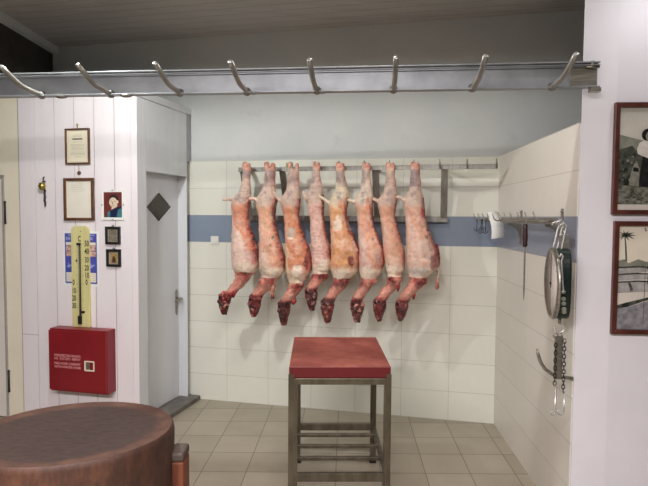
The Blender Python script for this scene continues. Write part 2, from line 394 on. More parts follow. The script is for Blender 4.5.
# cream wall strip and the half-hidden door at the far left
FL = Plane(*PANEL.w(sp19, 0, 0)[:2], PANEL.th)
dzl = FL.hit(5.5, 177)
structure('wall_front_left', MB().box(FL.hit(6.0, 300)[0], 0, .004, .06, 0, HT).box(-.62, FL.hit(6, 300)[0], .004, .06, dzl[1], HT).box(-.004, .003, .002, .06, 0, HT, 1), [M_CREAM, M_GREYP], FL.o, FL.th)
d2 = tag(bpy.data.objects.new('door_2', None), kind='structure'); COL.objects.link(d2); d2.location = FL.o; d2.rotation_euler = (0, 0, FL.th)
dx = FL.hit(5.8, 300)[0]
lf2 = MB().box(-.60, dx - .006, -.004, .03, .01, dzl[1] - .01).build('door_leaf', M_LEAF, d2, .003)
MB().box(dx - .006, dx + .006, -.008, .004, 0, dzl[1] + .01).box(-.6, dx + .006, -.008, .004, dzl[1] - .002, dzl[1] + .014).build('door_frame', M_GREYP, d2)
for ya, yb, xh in ((202, 223, 7.3), (371, 391, 10.2)):
    za = FL.hit(xh, ya)[1]; zb = FL.hit(xh, yb)[1]; xx = dx + .014
    m_ = MB().tube([(xx, -.004, zb), (xx, -.004, za)], .006, 8); m_.ball((xx, -.004, za), .008); m_.ball((xx, -.004, zb), .008); m_.build('hinge', M_BLACK, lf2)

# unseen tray lamps hung from the ceiling, rims shaped to shade the upper wall
for (l, p, cc, s) in LAMPS[:2]:
    t = thing('hanging_lamp', ('shallow unseen tray lamp behind the beam, the left one of the two', 'shallow unseen tray lamp behind the beam, the right one of the two')[l[0] > 0], 'lamp', (l[0], l[1], l[2]), 0, 'unseen lamps above the beam')
    MB().box(-.16, .16, -.08, .08, .04, .05).box(-.16, .16, .078, .08, -.006, .05).box(-.16, .16, -.08, -.078, -.006, .05).box(-.16, -.158, -.08, .08, -.006, .05).box(.158, .16, -.08, .08, -.006, .05).build('lamp_tray', M_WHITE, t)
    MB().tube([(0, 0, .05), (0, 0, (CZ if l[1] > 2.13 else 2.42) - l[2])], .004, 6).build('rod', M_STEEL, t)

# ------------------------------------------------------------------ galvanised channel beam with welded hooks
bx0, by0, bx1, by1 = -2.14, 2.513, 1.127, 2.20
BEAM = Plane(bx1, by1, math.atan2(by1 - by0, bx1 - bx0)); BL = math.hypot(bx1 - bx0, by1 - by0)
bzt, bzb = 2.0365, 1.9315
t = thing('steel_beam', 'long galvanised channel beam with eight bent hooks, spanning the room overhead', 'beam', BEAM.w(0, 0, bzb), BEAM.th)
H = bzt - bzb
ch = MB(); x0 = -BL; x1 = 0.0
ch.box(x0, x1, .030, .036, 0, H); ch.box(x0, x1, 0, .036, H - .006, H); ch.box(x0, x1, .0, .036, 0, .006)
chn = ch.build('channel', M_GALV, t, .001)
MB().box(x0, x1, -.001, .012, H - .016, H - .0135).build('lip', M_GALV, chn)
MB().box(-.11, -.005, .024, .031, .008, H - .018).build('end_plate', M_STEEL, chn)
MB().tube([(-.03, .01, H - .018), (-.03, .01, H + .002)], .010, 6).tube([(-.055, .012, H - .02), (-.0, .012, H - .02)], .006, 8).build('bolt', M_STEEL, t)
MB().box(-.035, .005, .0, .03, -.018, -.001).build('bracket', M_STEEL, t)
def hook_at(px, py):
    s, z = BEAM.hit(px, py, -.028)
    # flat-out run, bend, then rising tip
    pts = [(s, .030, .008), (s, .020, .009), (s, -.03, .011), (s, -.075, .013), (s, -.115, .017), (s, -.155, .030), (s, -.20, .048), (s, -.24, .064)]
    hk = MB().tube(pts, [.013] + [.0108] * 6 + [.0105], 12); hk.ball((s, .026, .010), .019, mi=0)
    o = hk.build('hook', M_RACK, t)
    MB().lathe([(.0085, -.001), (.008, .0012)], (s, -.2405, .0642), (0, -.9, .4), 12).build('hook_end', M_CHROME, o)
for px, py in ((42, 94.5), (111, 93.5), (180, 92.5), (247, 90.5), (317, 90), (393.5, 89.5), (472.5, 87.5), (552, 85)): hook_at(px, py)
for px in (60, 125, 253, 321.5):
    s, z = BEAM.hit(px, 95)
    MB().ball((s, .012, -.002), .018 if px in (60, 125) else .011, 1.6, .8, .5).build('weld_bead', M_STEEL, t)

# ------------------------------------------------------------------ meat rack on the back wall
RO = .22
zt = BACK.hit(440, 167, RO)[1]; RT = .030
sA = BACK.hit(238.5, 166, RO)[0]; sB = BACK.hit(498, 163, RO)[0]
zlow = BACK.hit(445, 219.5, .05)[1]
t = thing('meat_rack', 'grey steel wall rack with a hooked top bar, carrying the carcasses', 'rack', BACK.w(0, 0, 0), BACK.th)
MB().box(sA, sB, -RO - .005, -RO + .005, zt - RT / 2, zt + RT / 2).build('top_bar', M_RACK, t, .001)
sL0 = BACK.hit(247, 219, .05)[0]; sL1 = BACK.hit(447.5, 219, .05)[0]
MB().box(sL0, sL1, -.056, -.046, zlow - .018, zlow + .018).build('lower_rail', M_RACK, t, .001)
for px in (242, 281.5, 375, 444.7):
    s = BACK.hit(px, 172, RO)[0]; w_ = .022
    mb = MB(); v = []
    for (yy, zz) in ((-RO + .005, zt + .005), (-RO + .017, zt - .01), (-.044, zlow - .012), (-.056, zlow + .016)):
        for q in (-w_, w_): v.append((s + q, yy, zz))
    v = [(s + q, yy, zz) for q in (-w_, w_) for (yy, zz) in ((-RO + .005, zt + .012), (-RO + .015, zt + .012), (-.034, zlow - .015), (-.046, zlow - .015))]
    mb.add(v, [(0, 1, 2, 3), (7, 6, 5, 4), (0, 4, 5, 1), (1, 5, 6, 2), (2, 6, 7, 3), (3, 7, 4, 0)])
    mb.build('strut', M_RACK, t)
    MB().box(s - .015, s + .015, -RO + .005, 0.0, zt - .004, zt + .004).build('wall_arm', M_RACK, t)
    MB().box(s - .018, s + .018, -.046, 0.0, zlow - .01, zlow + .01).build('wall_foot', M_RACK, t)
def rack_hook(px, big=False):
    s = BACK.hit(px, 165, RO + .01)[0]; z = zt - RT / 2
    p = [(s, -RO - .005, z + .006), (s, -RO - .02, z + .004), (s - .002, -RO - .045, z + .012), (s - .004, -RO - .058, z + .032), (s - .005, -RO - .062, z + .058)]
    MB().tube(p, [.006, .006, .006, .005, .003], 8).build('hook', M_STEEL, t)
for px in (247, 270, 294, 317, 341, 366, 391, 415, 440.5, 467.5, 496.5): rack_hook(px)
s, z = BACK.hit(289.5, 162.5, RO)
tag(MB().box(-.022, .022, -.012, .012, 0, .026).build('tag_block', M_YBLOCK, None, .002), 'small yellow-green block on the rack bar behind the third carcass from the left', 'block').location = BACK.w(s, RO, zt + RT / 2 + .0005)
bpy.data.objects['tag_block'].rotation_euler = (0, 0, BACK.th)

# ------------------------------------------------------------------ carcasses
def fbm(p, s, o=3):
    v = 0; a = 1; tot = 0
    for i in range(o): v += noise.noise(Vector(p) * s) * a; tot += a; a *= .5; s *= 2.1
    return v / tot
def lerp(a, b, t): return tuple(x + (y - x) * t for x, y in zip(a, b))
def ss(a, b, x):
    t = max(0, min(1, (x - a) / (b - a))); return t * t * (3 - 2 * t)
def meat_mat():
    x = N('raw_lamb'); at = x.n('ShaderNodeAttribute', attribute_name='meat')
    v = x.coord(); n1 = x.noise(v, 38, 6, .7); n2 = x.noise(v, 17, 5, .65); n3 = x.noise(x.coord((1, 1, .45)), 90, 4, .6)
    k = x.ramp(n1, [(.27, (.52, .40, .38, 1)), (.43, (.97, .93, .91, 1)), (.70, (1.25, 1.22, 1.2, 1))])
    col = x.mix(1.0, at.outputs['Color'], k, 'MULTIPLY')
    pale = x.ramp(n2, [(.50, (0, 0, 0, 1)), (.62, (1, 1, 1, 1))])
    col = x.mix(x.math('MULTIPLY', x.math('MULTIPLY', pale, at.outputs['Alpha']), .38), col, c(232, 212, 198))
    web = x.ramp(n3, [(.56, (0, 0, 0, 1)), (.66, (1, 1, 1, 1))])
    col = x.mix(x.math('MULTIPLY', web, .22), col, c(226, 190, 178))
    x.base(col); x.bump(n1, .8, .008)
    x.b.inputs['Subsurface Weight'].default_value = .04; x.b.inputs['Subsurface Radius'].default_value = (.01, .004, .003)
    x.b.inputs['Subsurface Scale'].default_value = .5
    return x.set(.42, 0, .5)
M_MEAT = meat_mat()
M_REDMEAT = vary('dark_red_meat', c(96, 26, 28), c(160, 60, 58), 40, .35, bump=.3)
def carcass(C, label):
    OFF = .29 + C.get('off', 0)
    def L(px, py, off=OFF): return BACK.hit(px, py, off)
    s0, z0 = L(C['top'][0], 163)
    root_loc = BACK.w(s0, OFF, z0); loc = lambda px, py: (L(px, py)[0] - s0, L(px, py)[1] - z0)
    mb = MB(); seg = 20
    # trunk rings
    ysk = C['rows'][0][0]; tw_ = C['top']
    rows = [(169, tw_[1] + 1.2, tw_[2] - .6), (175, tw_[1] + .3, tw_[2] - .2)] + C['rows']
    n = 44; ys = [r[0] for r in rows]
    def interp(y, k):
        for a, b in zip(rows[:-1], rows[1:]):
            if a[0] <= y <= b[0]:
                t = (y - a[0]) / (b[0] - a[0]); t = t * t * (3 - 2 * t) * .5 + t * .5; return a[k] + (b[k] - a[k]) * t
        return rows[-1][k]
    vs = []
    for i in range(n + 1):
        y = ys[0] + (ys[-1] - ys[0]) * i / n; xl, xr = interp(y, 1), interp(y, 2)
        a = loc(xl, y); b = loc(xr, y); cxx = (a[0] + b[0]) / 2; hw = max((b[0] - a[0]) / 2, .006); zz = (a[1] + b[1]) / 2
        t = i / n; dpt = hw * (1.0 - .12 * ss(.3, .8, t)); 
        if i == n: hw *= .8; dpt *= .8
        for k in range(seg):
            an = 2 * math.pi * k / seg; vs.append((cxx + math.cos(an) * hw, math.sin(an) * min(dpt, .088), zz))
    fs = [(i * seg + k, i * seg + (k + 1) % seg, (i + 1) * seg + (k + 1) % seg, (i + 1) * seg + k) for i in range(n) for k in range(seg)]
    fs += [tuple(range(seg)), tuple(range((n + 1) * seg - 1, n * seg - 1, -1))]
    mb.add(vs, fs)
    # hind shanks, knuckle ends hooked over the bar
    tl, tr = C['top'][1:]
    y1 = ysk + 8
    hx0, hx1 = interp(y1, 1), interp(y1, 2)
    for k, (xt, xm, xb) in enumerate(((tl + 2.0, (tl * 1.5 + hx0) / 2.5 + 2.2, hx0 + 4.2), (tr - 2.2, (tr * 1.5 + hx1) / 2.5 - 2.2, hx1 - 4.0))):
        yt = 164.2 + C.get('ty', 0) + k * 1.0
        p = [(xt, yt), (xt, yt + 4), (xt + (xm - xt) * .2, yt + 9), (xm, yt + 17), ((xm + xb) / 2, y1 - 4), (xb, y1 + 6)]
        q = [(loc(a, b)[0], (-.004 if k else .006), loc(a, b)[1]) for a, b in p]
        mb.tube(q, [.014, .0165, .0125, .015, .022, .024], 12); mb.ball(q[0], .016)
        mb.ball((q[1][0], q[1][1] - .006, q[1][2]), .0155)
    # tail stub
    T = C['tail']; q = [(loc(a, b)[0], -.015 + yy, loc(a, b)[1]) for (a, b), yy in zip(T, (0.02, 0.005, 0, -.004, -.004))]
    mb.tube(q, [.022] + [.0135] * (len(q) - 2) + [.007], 10)
    # neck
    K = C['neck']; q = [(loc(a, b)[0], yy, loc(a, b)[1]) for (a, b, r), yy in zip(K, (0, -.005, -.01, -.015, -.018, -.02))]
    sc = 3.45 / 530
    mb.tube(q, [r * sc for a, b, r in K], 16)
    # shoulders stumps
    for (a, b, r) in C['lumps']: mb.ball((loc(a, b)[0], -.01, loc(a, b)[1]), r * sc, 1, .9, 1.2)
    # head: skull, muzzle, jaw
    hx, hy0, hy1, hw, tip = C['head']
    m0 = loc(hx, hy0); m1 = loc(tip, hy1)
    path = []; rr = []
    for t, r in ((0, .55), (.12, .82), (.30, 1.0), (.48, .93), (.66, .74), (.82, .52), (.95, .34), (1, .2)):
        path.append((m0[0] + (m1[0] - m0[0]) * t + .004, -.008 - .006 * t, m0[1] + (m1[1] - m0[1]) * t)); rr.append(r * hw / 2 * sc)
    mb.tube(path, rr, 16, sq=.85)
    jw = [(x + .012, y + .018, z - .002) for x, y, z in path[2:]]; mb.tube(jw, [r * .55 for r in rr[2:]], 12)
    # ear stumps / cheek
    mb.ball((path[1][0] - hw * sc * .34, -.03, path[1][2] - .008), .013, 1, .8, 1.3); mb.ball((path[2][0] + hw * sc * .36, -.02, path[2][2] + .002), .014)
    mb.ball((path[3][0] - hw * sc * .3, -.045, path[3][2] + .012), .012)
    for extra in C.get('strips', ()):
        q = [(loc(a, b)[0], yy, loc(a, b)[1]) for a, b, yy, r in extra]; mb.tube(q, [r * sc for a, b, yy, r in extra], 8)
    tmp = mb.build('tmp', M_MEAT)
    rm = tmp.modifiers.new('r', 'REMESH'); rm.mode = 'VOXEL'; rm.voxel_size = .0052
    sm = tmp.modifiers.new('s', 'SMOOTH'); sm.iterations = 4; sm.factor = .5
    dg = bpy.context.evaluated_depsgraph_get(); dg.update()
    me = bpy.data.meshes.new_from_object(tmp.evaluated_get(dg)); bpy.data.objects.remove(tmp)
    me.name = 'carcass_body'
    sd = Vector((C['seed'] * 3.1, 1.7 * C['seed'], 0))
    X0 = C['top'][0]; zleg = loc(X0, ysk + 4)[1]
    zchest = loc(X0, C['chest'])[1]; zflap = loc(X0, C['chest'] - 9)[1]
    zneck_end = loc(X0, hy0 + 2)[1]
    # outline for the across coordinate
    prof = []
    for i in range(30):
        y = ys[0] + (ys[-1] - ys[0]) * i / 29; a = loc(interp(y, 1), y); b = loc(interp(y, 2), y); prof.append((a[1], a[0], b[0]))
    def across(x, z):
        best = min(prof, key=lambda q: abs(q[0] - z)); return (x - best[1]) / max(best[2] - best[1], .01)
    nrm = [v.normal.copy() for v in me.vertices]
    ca = me.color_attributes.new('meat', 'FLOAT_COLOR', 'POINT')
    pk = C['pink']; orr = C['orange']; fat = C['fat']
    RED = c(98, 20, 24)[:3]; DRED = c(48, 8, 14)[:3]; PINKR = c(184, 92, 84)[:3]; FATW = c(222, 204, 184)[:3]; GREYV = c(118, 102, 112)[:3]
    HAUNCH = c(*C.get('haunch', (202, 178, 162)))[:3]; BONE = c(214, 158, 136)[:3]; BONER = c(140, 50, 48)[:3]
    PT = []
    for (a, b, ra_, rb_, cc_, op) in C.get('patch', ()):
        qx, qz = loc(a, b); PT.append((qx, qz, ra_ * sc, rb_ * sc, c(*cc_)[:3], op))
    for v, nn in zip(me.vertices, nrm):
        p = v.co + sd; x, z = v.co.x, v.co.z
        n1 = fbm(p, 14); n2 = fbm(p + Vector((5, 5, 5)), 40); n3 = fbm(p + Vector((9, 2, 1)), 7)
        # lumpy surface
        d = n2 * .003 + n1 * .006 + n3 * .006
        if z < zchest - .005: d += n2 * .004
        v.co += nn * d
        u = across(x, z)
        if C['seed'] == 4: v.co += nn * (.0012 * math.sin(z * 260 + n1 * 9) if z > zchest else 0)
        al = .9
        if z > zleg:                                     # shanks
            al = .5
            t = (z - zleg) / (0 - zleg)
            col = lerp(HAUNCH, GREYV, ss(-.25, .35, n3) * .75); col = lerp(col, BONE, ss(.62, .85, t + n1 * .2))
            col = lerp(col, BONER, ss(.05, .3, n2 + (.25 if t > .8 else 0)) * ss(.6, .95, t) * .45)
            col = lerp(col, c(190, 120, 104)[:3], ss(.55, 1, u) * .35)
        elif z > zchest:
            t = (zleg - z) / (zleg - zchest)             # 0 haunch .. 1 chest
            gp = math.exp(-((u - .52) / .26) ** 2 - ((t - .11) / .085) ** 2); col = lerp(HAUNCH, GREYV, max(0, min(1, gp * (.45 + 1.6 * (n1 + n2 * .8)))) * .9)
            body = lerp(c(*pk)[:3], c(*fat)[:3], ss(-.2, .35, n3 + n1 * .5) * .7)
            ofl = c(*orr)[:3]; ul = (t - .21) / .54 * .8 * C.get('olean', 1) - C.get('oleft', 0); oamt = ss(.12, .24, t) * (1 - ss(C['ospan'], C['ospan'] + .16, t)) * ss(-.06, .06, u - ul + n1 * .18) * C.get('oamt', 1)
            body = lerp(body, ofl, min(1, oamt * 1.1))
            body = lerp(body, c(212, 150, 138)[:3], ss(0, .35, n2 + n1) * .45)
            col = lerp(col, body, ss(.16, .27, t + n1 * .08))
            # edge of the belly opening
            if t > .12: col = lerp(col, PINKR, ss(.80, .94, u + n1 * .1) * .7); col = lerp(col, RED, ss(.90, 1.02, u + n2 * .12) * .9)
            if nn.y > .45 and u > .55: col = lerp(col, RED, .6)
            # white fat apron over the chest
            col = lerp(col, FATW, ss(zflap + .03, zflap - .02, z + n1 * .05) * ss(-.35, .1, n1 + .15))
        else:
            al = .12
            t = (zchest - z) / max(zchest - zneck_end, .02)
            base = lerp(PINKR, RED, ss(-.1, .3, n1 + n2 * .6)); base = lerp(base, c(222, 168, 146)[:3], max(ss(-.1, .2, -n1 + n2 * .4) * .7, ss(.2, .6, t) * .55) * (1 - ss(.85, 1.0, t)) )
            hd = lerp(RED, DRED, ss(-.15, .25, n1 + n2)); hd = lerp(hd, c(176, 70, 62)[:3], ss(.12, .4, n2 - n1 * .4) * .75); hd = lerp(hd, c(214, 160, 146)[:3], ss(.22, .42, n2 + n3 * .5) * .7)
            col = lerp(base, hd, ss(.92, 1.08, t)); col = lerp(col, FATW, (1 - ss(-.05, .04, t)) * .5)
        if nn.y < .3:
            for (qx, qz, ra_, rb_, cc_, op) in PT:
                e_ = math.hypot((x - qx) / ra_, (z - qz) / rb_) + n1 * .9 + n2 * .5
                if e_ < 1.2:
                    k_ = (1 - ss(.8, 1.1, e_)) * op; col = lerp(col, cc_, k_)
        ca.data[v.index].color = (*col, al)
    for p in me.polygons: p.use_smooth = True
    r = thing('lamb_carcass', label, 'carcass', root_loc, BACK.th, 'skinned lamb carcasses hanging from the wall rack')
    o = bpy.data.objects.new('body', me); COL.objects.link(o); o.parent = r
    e = path[2]; MB().ball((e[0] - hw * sc * .25, e[1] - hw * sc * .40, e[2] + .012), .0085).build('eye', M_EYE, o)
    if C.get('flap'):
        q = [(loc(a, b)[0], yy, loc(a, b)[1]) for a, b, yy, rr_ in C['flap']]
        MB().tube(q, [rr_ * sc for a, b, yy, rr_ in C['flap']], 10, sq=.5).build('hanging_flap', M_REDMEAT, r)
PK = (218, 186, 174); OR = (208, 138, 104); FT = (226, 204, 190)
def mk(rows, top, tail, neck, head, lumps, **k):
    d = dict(rows=rows, top=top, tail=tail, neck=neck, head=head, lumps=lumps, pink=PK, orange=OR, fat=FT, ospan=.5, seed=1, chest=rows[-1][0] - 4); d.update(k); return d
CS = [
 (mk([(183, 242.4, 249.46), (190, 239.6, 250.34), (199, 233.5, 251), (206, 231.5, 249.9), (215, 232.5, 248.8), (226, 232.5, 250.1), (238, 232, 254.5), (250, 231.5, 258.3), (260, 232, 259), (267, 232.5, 258.5), (272, 235, 256), (277, 236, 249), (283, 237, 245)],
     (247, 242.5, 251), [(236, 202), (232, 199.5), (229, 199.2), (226, 199.5), (223, 200)], [(244, 274, 8), (241, 280, 6.5), (237, 286, 5.5), (233, 290, 5), (230, 294, 5), (227, 297, 5)],
     (225.5, 291, 314.5, 14, 223), [(239, 276, 4.5), (250, 272, 4)], seed=1, patch=[(254, 239, 1.3, 1.6, (58, 78, 72), .75), (250, 269, 7, 3.5, (236, 222, 204), .8), (240, 214, 5, 3, (170, 110, 84), .5), (254, 256, 4.5, 6, (176, 140, 136), .5), (249, 215, 1.6, 9, (196, 92, 62), .6)], ospan=.72, olean=1.0, chest=271, flap=[(235, 287, -.03, 2.5), (236, 292, -.034, 3), (235, 297, -.034, 1)]), 'leftmost skinned lamb carcass on the wall rack, nearest the light switch'),
 (mk([(183, 265.4, 273.46), (190, 261.6, 275.64), (199, 257, 277.5), (206, 256.5, 276.4), (215, 259, 275.5), (226, 259.3, 276.1), (238, 259, 279.5), (250, 259, 283.5), (262, 259.5, 286), (270, 260, 285), (276, 262, 281), (281, 263, 275), (286, 263, 271)],
     (270, 264.5, 275.5), [(262, 203), (257, 200), (254, 198.6), (251, 199), (249, 199.8)], [(270, 276, 9), (267, 282, 7.5), (263, 287, 6.5), (260, 291, 5.5), (258, 296, 5.5), (256, 299, 5)],
     (256, 293, 317, 14.5, 253), [(268, 287, 4), (276, 276, 4)], seed=2, patch=[(275, 237, 1.3, 1.6, (58, 78, 72), .75), (278, 270, 6, 4, (236, 222, 204), .8), (276, 215, 3, 14, (110, 60, 58), .7), (272, 248, 6, 6, (184, 128, 100), .5), (265, 270, 5, 5, (190, 176.6, 159.64), .6)], ospan=0.95, olean=.55, oamt=.7, chest=277, strips=[[(273, 280, 0, 3), (273.5, 287, -.005, 2.3), (272.5, 294, -.01, 1.8), (273.5, 298.5, -.012, 2.3)]], orange=(218, 158, 120), pink=(216, 180, 156)), 'skinned lamb carcass second from the left, a thin red strip dangling beside its neck'),
 (mk([(183, 288.9, 298.46), (190, 286.1, 299.64), (199, 280.5, 301), (206, 281, 299.9), (215, 284, 299), (226, 285, 301.1), (238, 285.3, 305.5), (250, 285.5, 310), (262, 286, 312), (272, 286, 311.5), (279, 288, 307), (284, 290, 301), (289, 291, 298)],
     (293, 287.5, 299.5), [(286, 206), (282, 203), (279, 199), (277, 195), (276, 192)], [(297, 281, 9), (295, 288, 7), (291, 294, 5.5), (289, 298, 5.5), (287, 302, 5.5), (285.5, 305, 5)],
     (284.5, 299, 325, 14.5, 283), [(294, 286, 4.5), (300, 282, 4)], seed=3, patch=[(293, 233, 4.5, 5.5, (176, 164, 150), .85), (292.5, 238, 4, 1.5, (236, 222, 204), .8), (304, 240, 1.3, 1.6, (58, 78, 72), .75), (288.5, 258, 2.5, 16, (226, 206, 169.6), .7), (301, 270, 5, 7, (236, 222, 204), .9), (295, 278, 7, 3, (214, 196, 166), .8), (308, 262, 2.5, 8, (96, 32, 38), .8)], ospan=0.8, olean=.3, oleft=.1, chest=282, orange=(206, 134, 93.4), pink=(218, 182, 150), flap=[(294, 296, -.02, 2.5), (295, 301, -.024, 3), (294, 304, -.024, 1.2)]), 'third carcass from the left, orange flank with a pale patch at its waist'),
 (mk([(180, 311.5, 321.5), (187, 310, 322.5), (196, 307, 323.5), (206, 308, 323.9), (215, 309.5, 324), (226, 310.5, 325.6), (238, 311, 328), (250, 311.5, 330.5), (262, 311.5, 331), (269, 312, 330), (274, 314, 326), (279, 315, 323)],
     (316.5, 312.5, 320.5), [(310, 202), (306.5, 199), (305, 196), (304.2, 193), (304, 190.5)], [(320, 273, 8), (318.5, 277, 6.5), (316.5, 281, 6), (314, 285, 5.5), (312, 289, 5.5), (311.5, 292, 5)],
     (311, 286, 310.5, 13.5, 311.5), [(324, 275, 4.5), (317, 279, 4)], seed=4, patch=[(328, 218, 2, 9, (110, 40, 40), .7), (326, 262, 5, 5, (236, 222, 204), .8)], ospan=0.05, oamt=0, chest=273, off=-.02, pink=(216, 176, 164), fat=(224, 190, 176), ty=-1), 'fourth carcass from the left, shorter and evenly pink with wrinkled skin'),
 (mk([(183, 338.9, 346.46), (190, 335.1, 348.14), (199, 330, 349), (206, 328.5, 347.9), (215, 329.5, 347), (226, 330.5, 349.6), (238, 331, 355), (250, 331, 360.5), (262, 330.5, 361), (271, 331, 357.5), (277, 333, 352), (282, 334, 346), (287, 334, 343)],
     (340.5, 336, 344.5), [(332, 205), (328, 202), (325, 199.5), (322, 197.5), (319.5, 196)], [(343, 278, 8.5), (340, 284, 7), (336, 290, 5.5), (333, 294, 5.5), (330.5, 299, 5.5), (328.5, 302, 5)],
     (328, 297, 322.5, 14.5, 326.5), [(345, 281, 4), (338, 282, 4.5)], seed=5, patch=[(340, 224, 4.5, 8, (236, 222, 204), .8), (333, 227, 1.6, 2, (110, 96, 92), .7), (343, 204, 3.5, 5, (206, 110, 65.4), .6), (341, 274, 7, 5, (236, 222, 204), .9), (353, 261, 3, 5, (110, 30, 34), .9), (347, 250, 3, 7, (176, 116, 84), .5)], ospan=0.95, olean=.2, oleft=.2, chest=277, orange=(216, 158, 106), pink=(228, 204, 156), fat=(236, 216, 180), haunch=(216, 202, 176), strips=[[(344, 203, -.05, 1.2), (349, 222, -.05, 1.1), (354, 238, -.055, 1.1), (359, 251, -.05, 1.3)]]), 'fifth carcass from the left, yellowish and fattest, with a slit belly edge'),
 (mk([(183, 364.4, 370.96), (190, 360.6, 372.64), (199, 355, 374.5), (206, 354.5, 373.4), (215, 357, 372.5), (226, 357.8, 374.6), (238, 358, 379.5), (250, 358.5, 384.5), (262, 358.5, 384.5), (271, 359.5, 382), (278, 361, 377), (283, 362, 373), (287, 362, 370)],
     (366.5, 362, 370.5), [(359, 204), (355, 202.5), (352, 201.5), (349.5, 200.5), (347, 200)], [(369, 278, 8), (367, 284, 6), (364, 289, 5), (361, 293, 5), (358, 298, 5.2), (357, 301, 5)],
     (357, 297, 322, 14, 356), [(373, 280, 4), (366, 282, 4)], seed=6, patch=[(374, 239, 1.3, 1.6, (58, 78, 72), .75), (369, 270, 5, 5, (236, 222, 204), .9), (379, 258, 3, 9, (176, 146, 142), .7), (369, 205, 2, 7, (206, 98, 65.4), .6)], ospan=0.85, olean=.6, chest=278, orange=(220, 164, 134), haunch=(212, 196, 178), strips=[[(368, 203, -.05, 1.2), (373, 222, -.05, 1.1), (377, 238, -.05, 1.1), (381, 249, -.045, 1.3)]]), 'sixth carcass from the left, orange pink with a dark slit down its belly edge'),
 (mk([(183, 387.9, 394.96), (190, 384.6, 396.14), (199, 378.5, 397.5), (206, 377.5, 396.4), (215, 380, 395.5), (226, 381, 397.6), (238, 382, 401), (250, 383, 404.5), (262, 384.5, 405.5), (270, 386, 405), (276, 388, 401), (281, 389, 397), (285, 389, 395)],
     (391, 386, 395), [(383, 204), (379, 202), (376, 200), (374, 199), (372.5, 198.5)], [(395, 277, 8), (393, 283, 6), (390, 288, 5), (386, 292, 5), (383, 297, 5.2), (380, 301, 5)],
     (379.5, 296, 321.5, 14, 378), [(398, 278, 4), (391, 280, 4.5)], seed=7, patch=[(391, 268, 6, 4, (236, 222, 204), .8), (396, 248, 6, 7, (190, 138.6, 109.64), .5)], ospan=0.7, olean=.9, oamt=.45, chest=276, pink=(214, 172, 146), fat=(218, 184, 160), flap=[(398, 280, -.02, 1.8), (399, 286, -.02, 1.8), (398, 291, -.02, .8)]), 'seventh carcass from the left, plain tan pink body and very dark red head'),
 (mk([(183, 412.4, 419.96), (190, 409.1, 421.64), (199, 404, 424), (206, 403.5, 424.4), (215, 405.5, 425), (226, 406, 427.6), (238, 406, 432.5), (250, 406, 437), (262, 406.5, 438.5), (269, 407.5, 437), (275, 409, 430), (280, 409, 422), (285, 409, 418)],
     (415.5, 411, 419.5), [(407, 203), (403, 199.5), (399, 197.2), (395.5, 197.8), (393, 200)], [(419, 277, 9), (416, 283, 7), (411, 289, 5.5), (408, 293, 5.2), (405, 298, 5.2), (403, 301, 5)],
     (402, 298, 321, 14, 399.5), [(423, 280, 4.5), (413, 283, 4.5)], seed=8, patch=[(427, 237, 1.3, 1.6, (58, 78, 72), .75), (419, 271, 9, 4, (206, 196, 187.4), .9), (423, 212, 2, 8, (170, 48, 52), .8), (429, 250, 6, 9, (178, 142, 132), .5), (433, 262, 3, 8, (110, 44, 46), .7)], ospan=0.7, olean=1.1, oamt=.45, chest=277, pink=(216, 182, 164), strips=[[(436, 244, 0, 1.6), (438, 256, 0, 1.8), (438, 272, 0, 1.6), (437, 289, 0, 1.6)]], flap=[(413, 290, -.02, 2), (414, 295, -.022, 2), (413.5, 299, -.022, .8)]), 'rightmost carcass on the rack, a thin strip of flesh down its right side'),
]
for C, lab in CS: carcass(C, lab)

# ------------------------------------------------------------------ light switch
s, z = BACK.hit(215, 240.5)
t = thing('light_switch', 'square white light switch at the lower edge of the blue tiles', 'light switch', BACK.w(s, 0, z), BACK.th)
MB().box(-.031, .031, -.010, 0, -.033, .033).build('switch_plate', M_WHITE, t, .003)
MB().box(-.019, .019, -.014, -.010, -.022, .022).build('rocker', M_WHITE, t, .002)

# ------------------------------------------------------------------ steel table with red cutting board top
TZ = .715
p = [floor_pt(*q, TZ) for q in ((294, 337), (376, 337), (391, 367.5), (289.5, 366))]
ctr = sum(p, Vector()) / 4; th = math.atan2(p[1].y - p[0].y, p[1].x - p[0].x) * .6
W2 = ((p[1] - p[0]).length + (p[2] - p[3]).length) / 4; D2 = ((p[2] - p[1]).length + (p[3] - p[0]).length) / 4
t = thing('work_table', 'square steel work table with a thick scratched red board on top', 'table', (ctr.x, ctr.y, 0), rad(1.0))
MB().box(-W2, W2, -D2, D2, TZ - .052, TZ).build('board_top', M_RED, t, .003)
LW = .031
for sx in (-1, 1):
    for sy in (-1, 1):
        xo, yo = sx * (W2 + .003), sy * (D2 + .003); xi, yi = xo - sx * (LW if sx > 0 else .041), yo - sy * LW
        mb = MB().box(min(xo, xi), max(xo, xi), min(yo, yi), max(yo, yi), .012, TZ - .053)
        e = .0028
        mb.box(min(xo, xo - sx * LW * .8), max(xo, xo - sx * LW * .8), min(yo, yo - sy * e), max(yo, yo - sy * e), TZ - .054, TZ - .034)
        lg = mb.build('leg', M_TSTEEL, t)
        MB().box(min(xo, xi) - .003, max(xo, xi) + .003, min(yo, yi) - .003, max(yo, yi) + .003, 0, .014).build('foot_cap', M_BLACK, lg, .003)
for z0, z1, nm in ((TZ - .082, TZ - .053, 'top_rail'), (.183, .222, 'shelf_rail')):
    for sy in (-1, 1):
        y_ = sy * (D2 - .006); MB().box(-W2 + LW - .004, W2 - LW + .004, y_ - .010, y_ + .010, z0, z1).build(nm, M_TSTEEL, t, .002)
    for sx in (-1, 1):
        x_ = sx * (W2 - .011); MB().box(x_ - .010, x_ + .010, -D2 + LW - .004, D2 - LW + .004, z0, z1).build(nm, M_TSTEEL, t, .002)
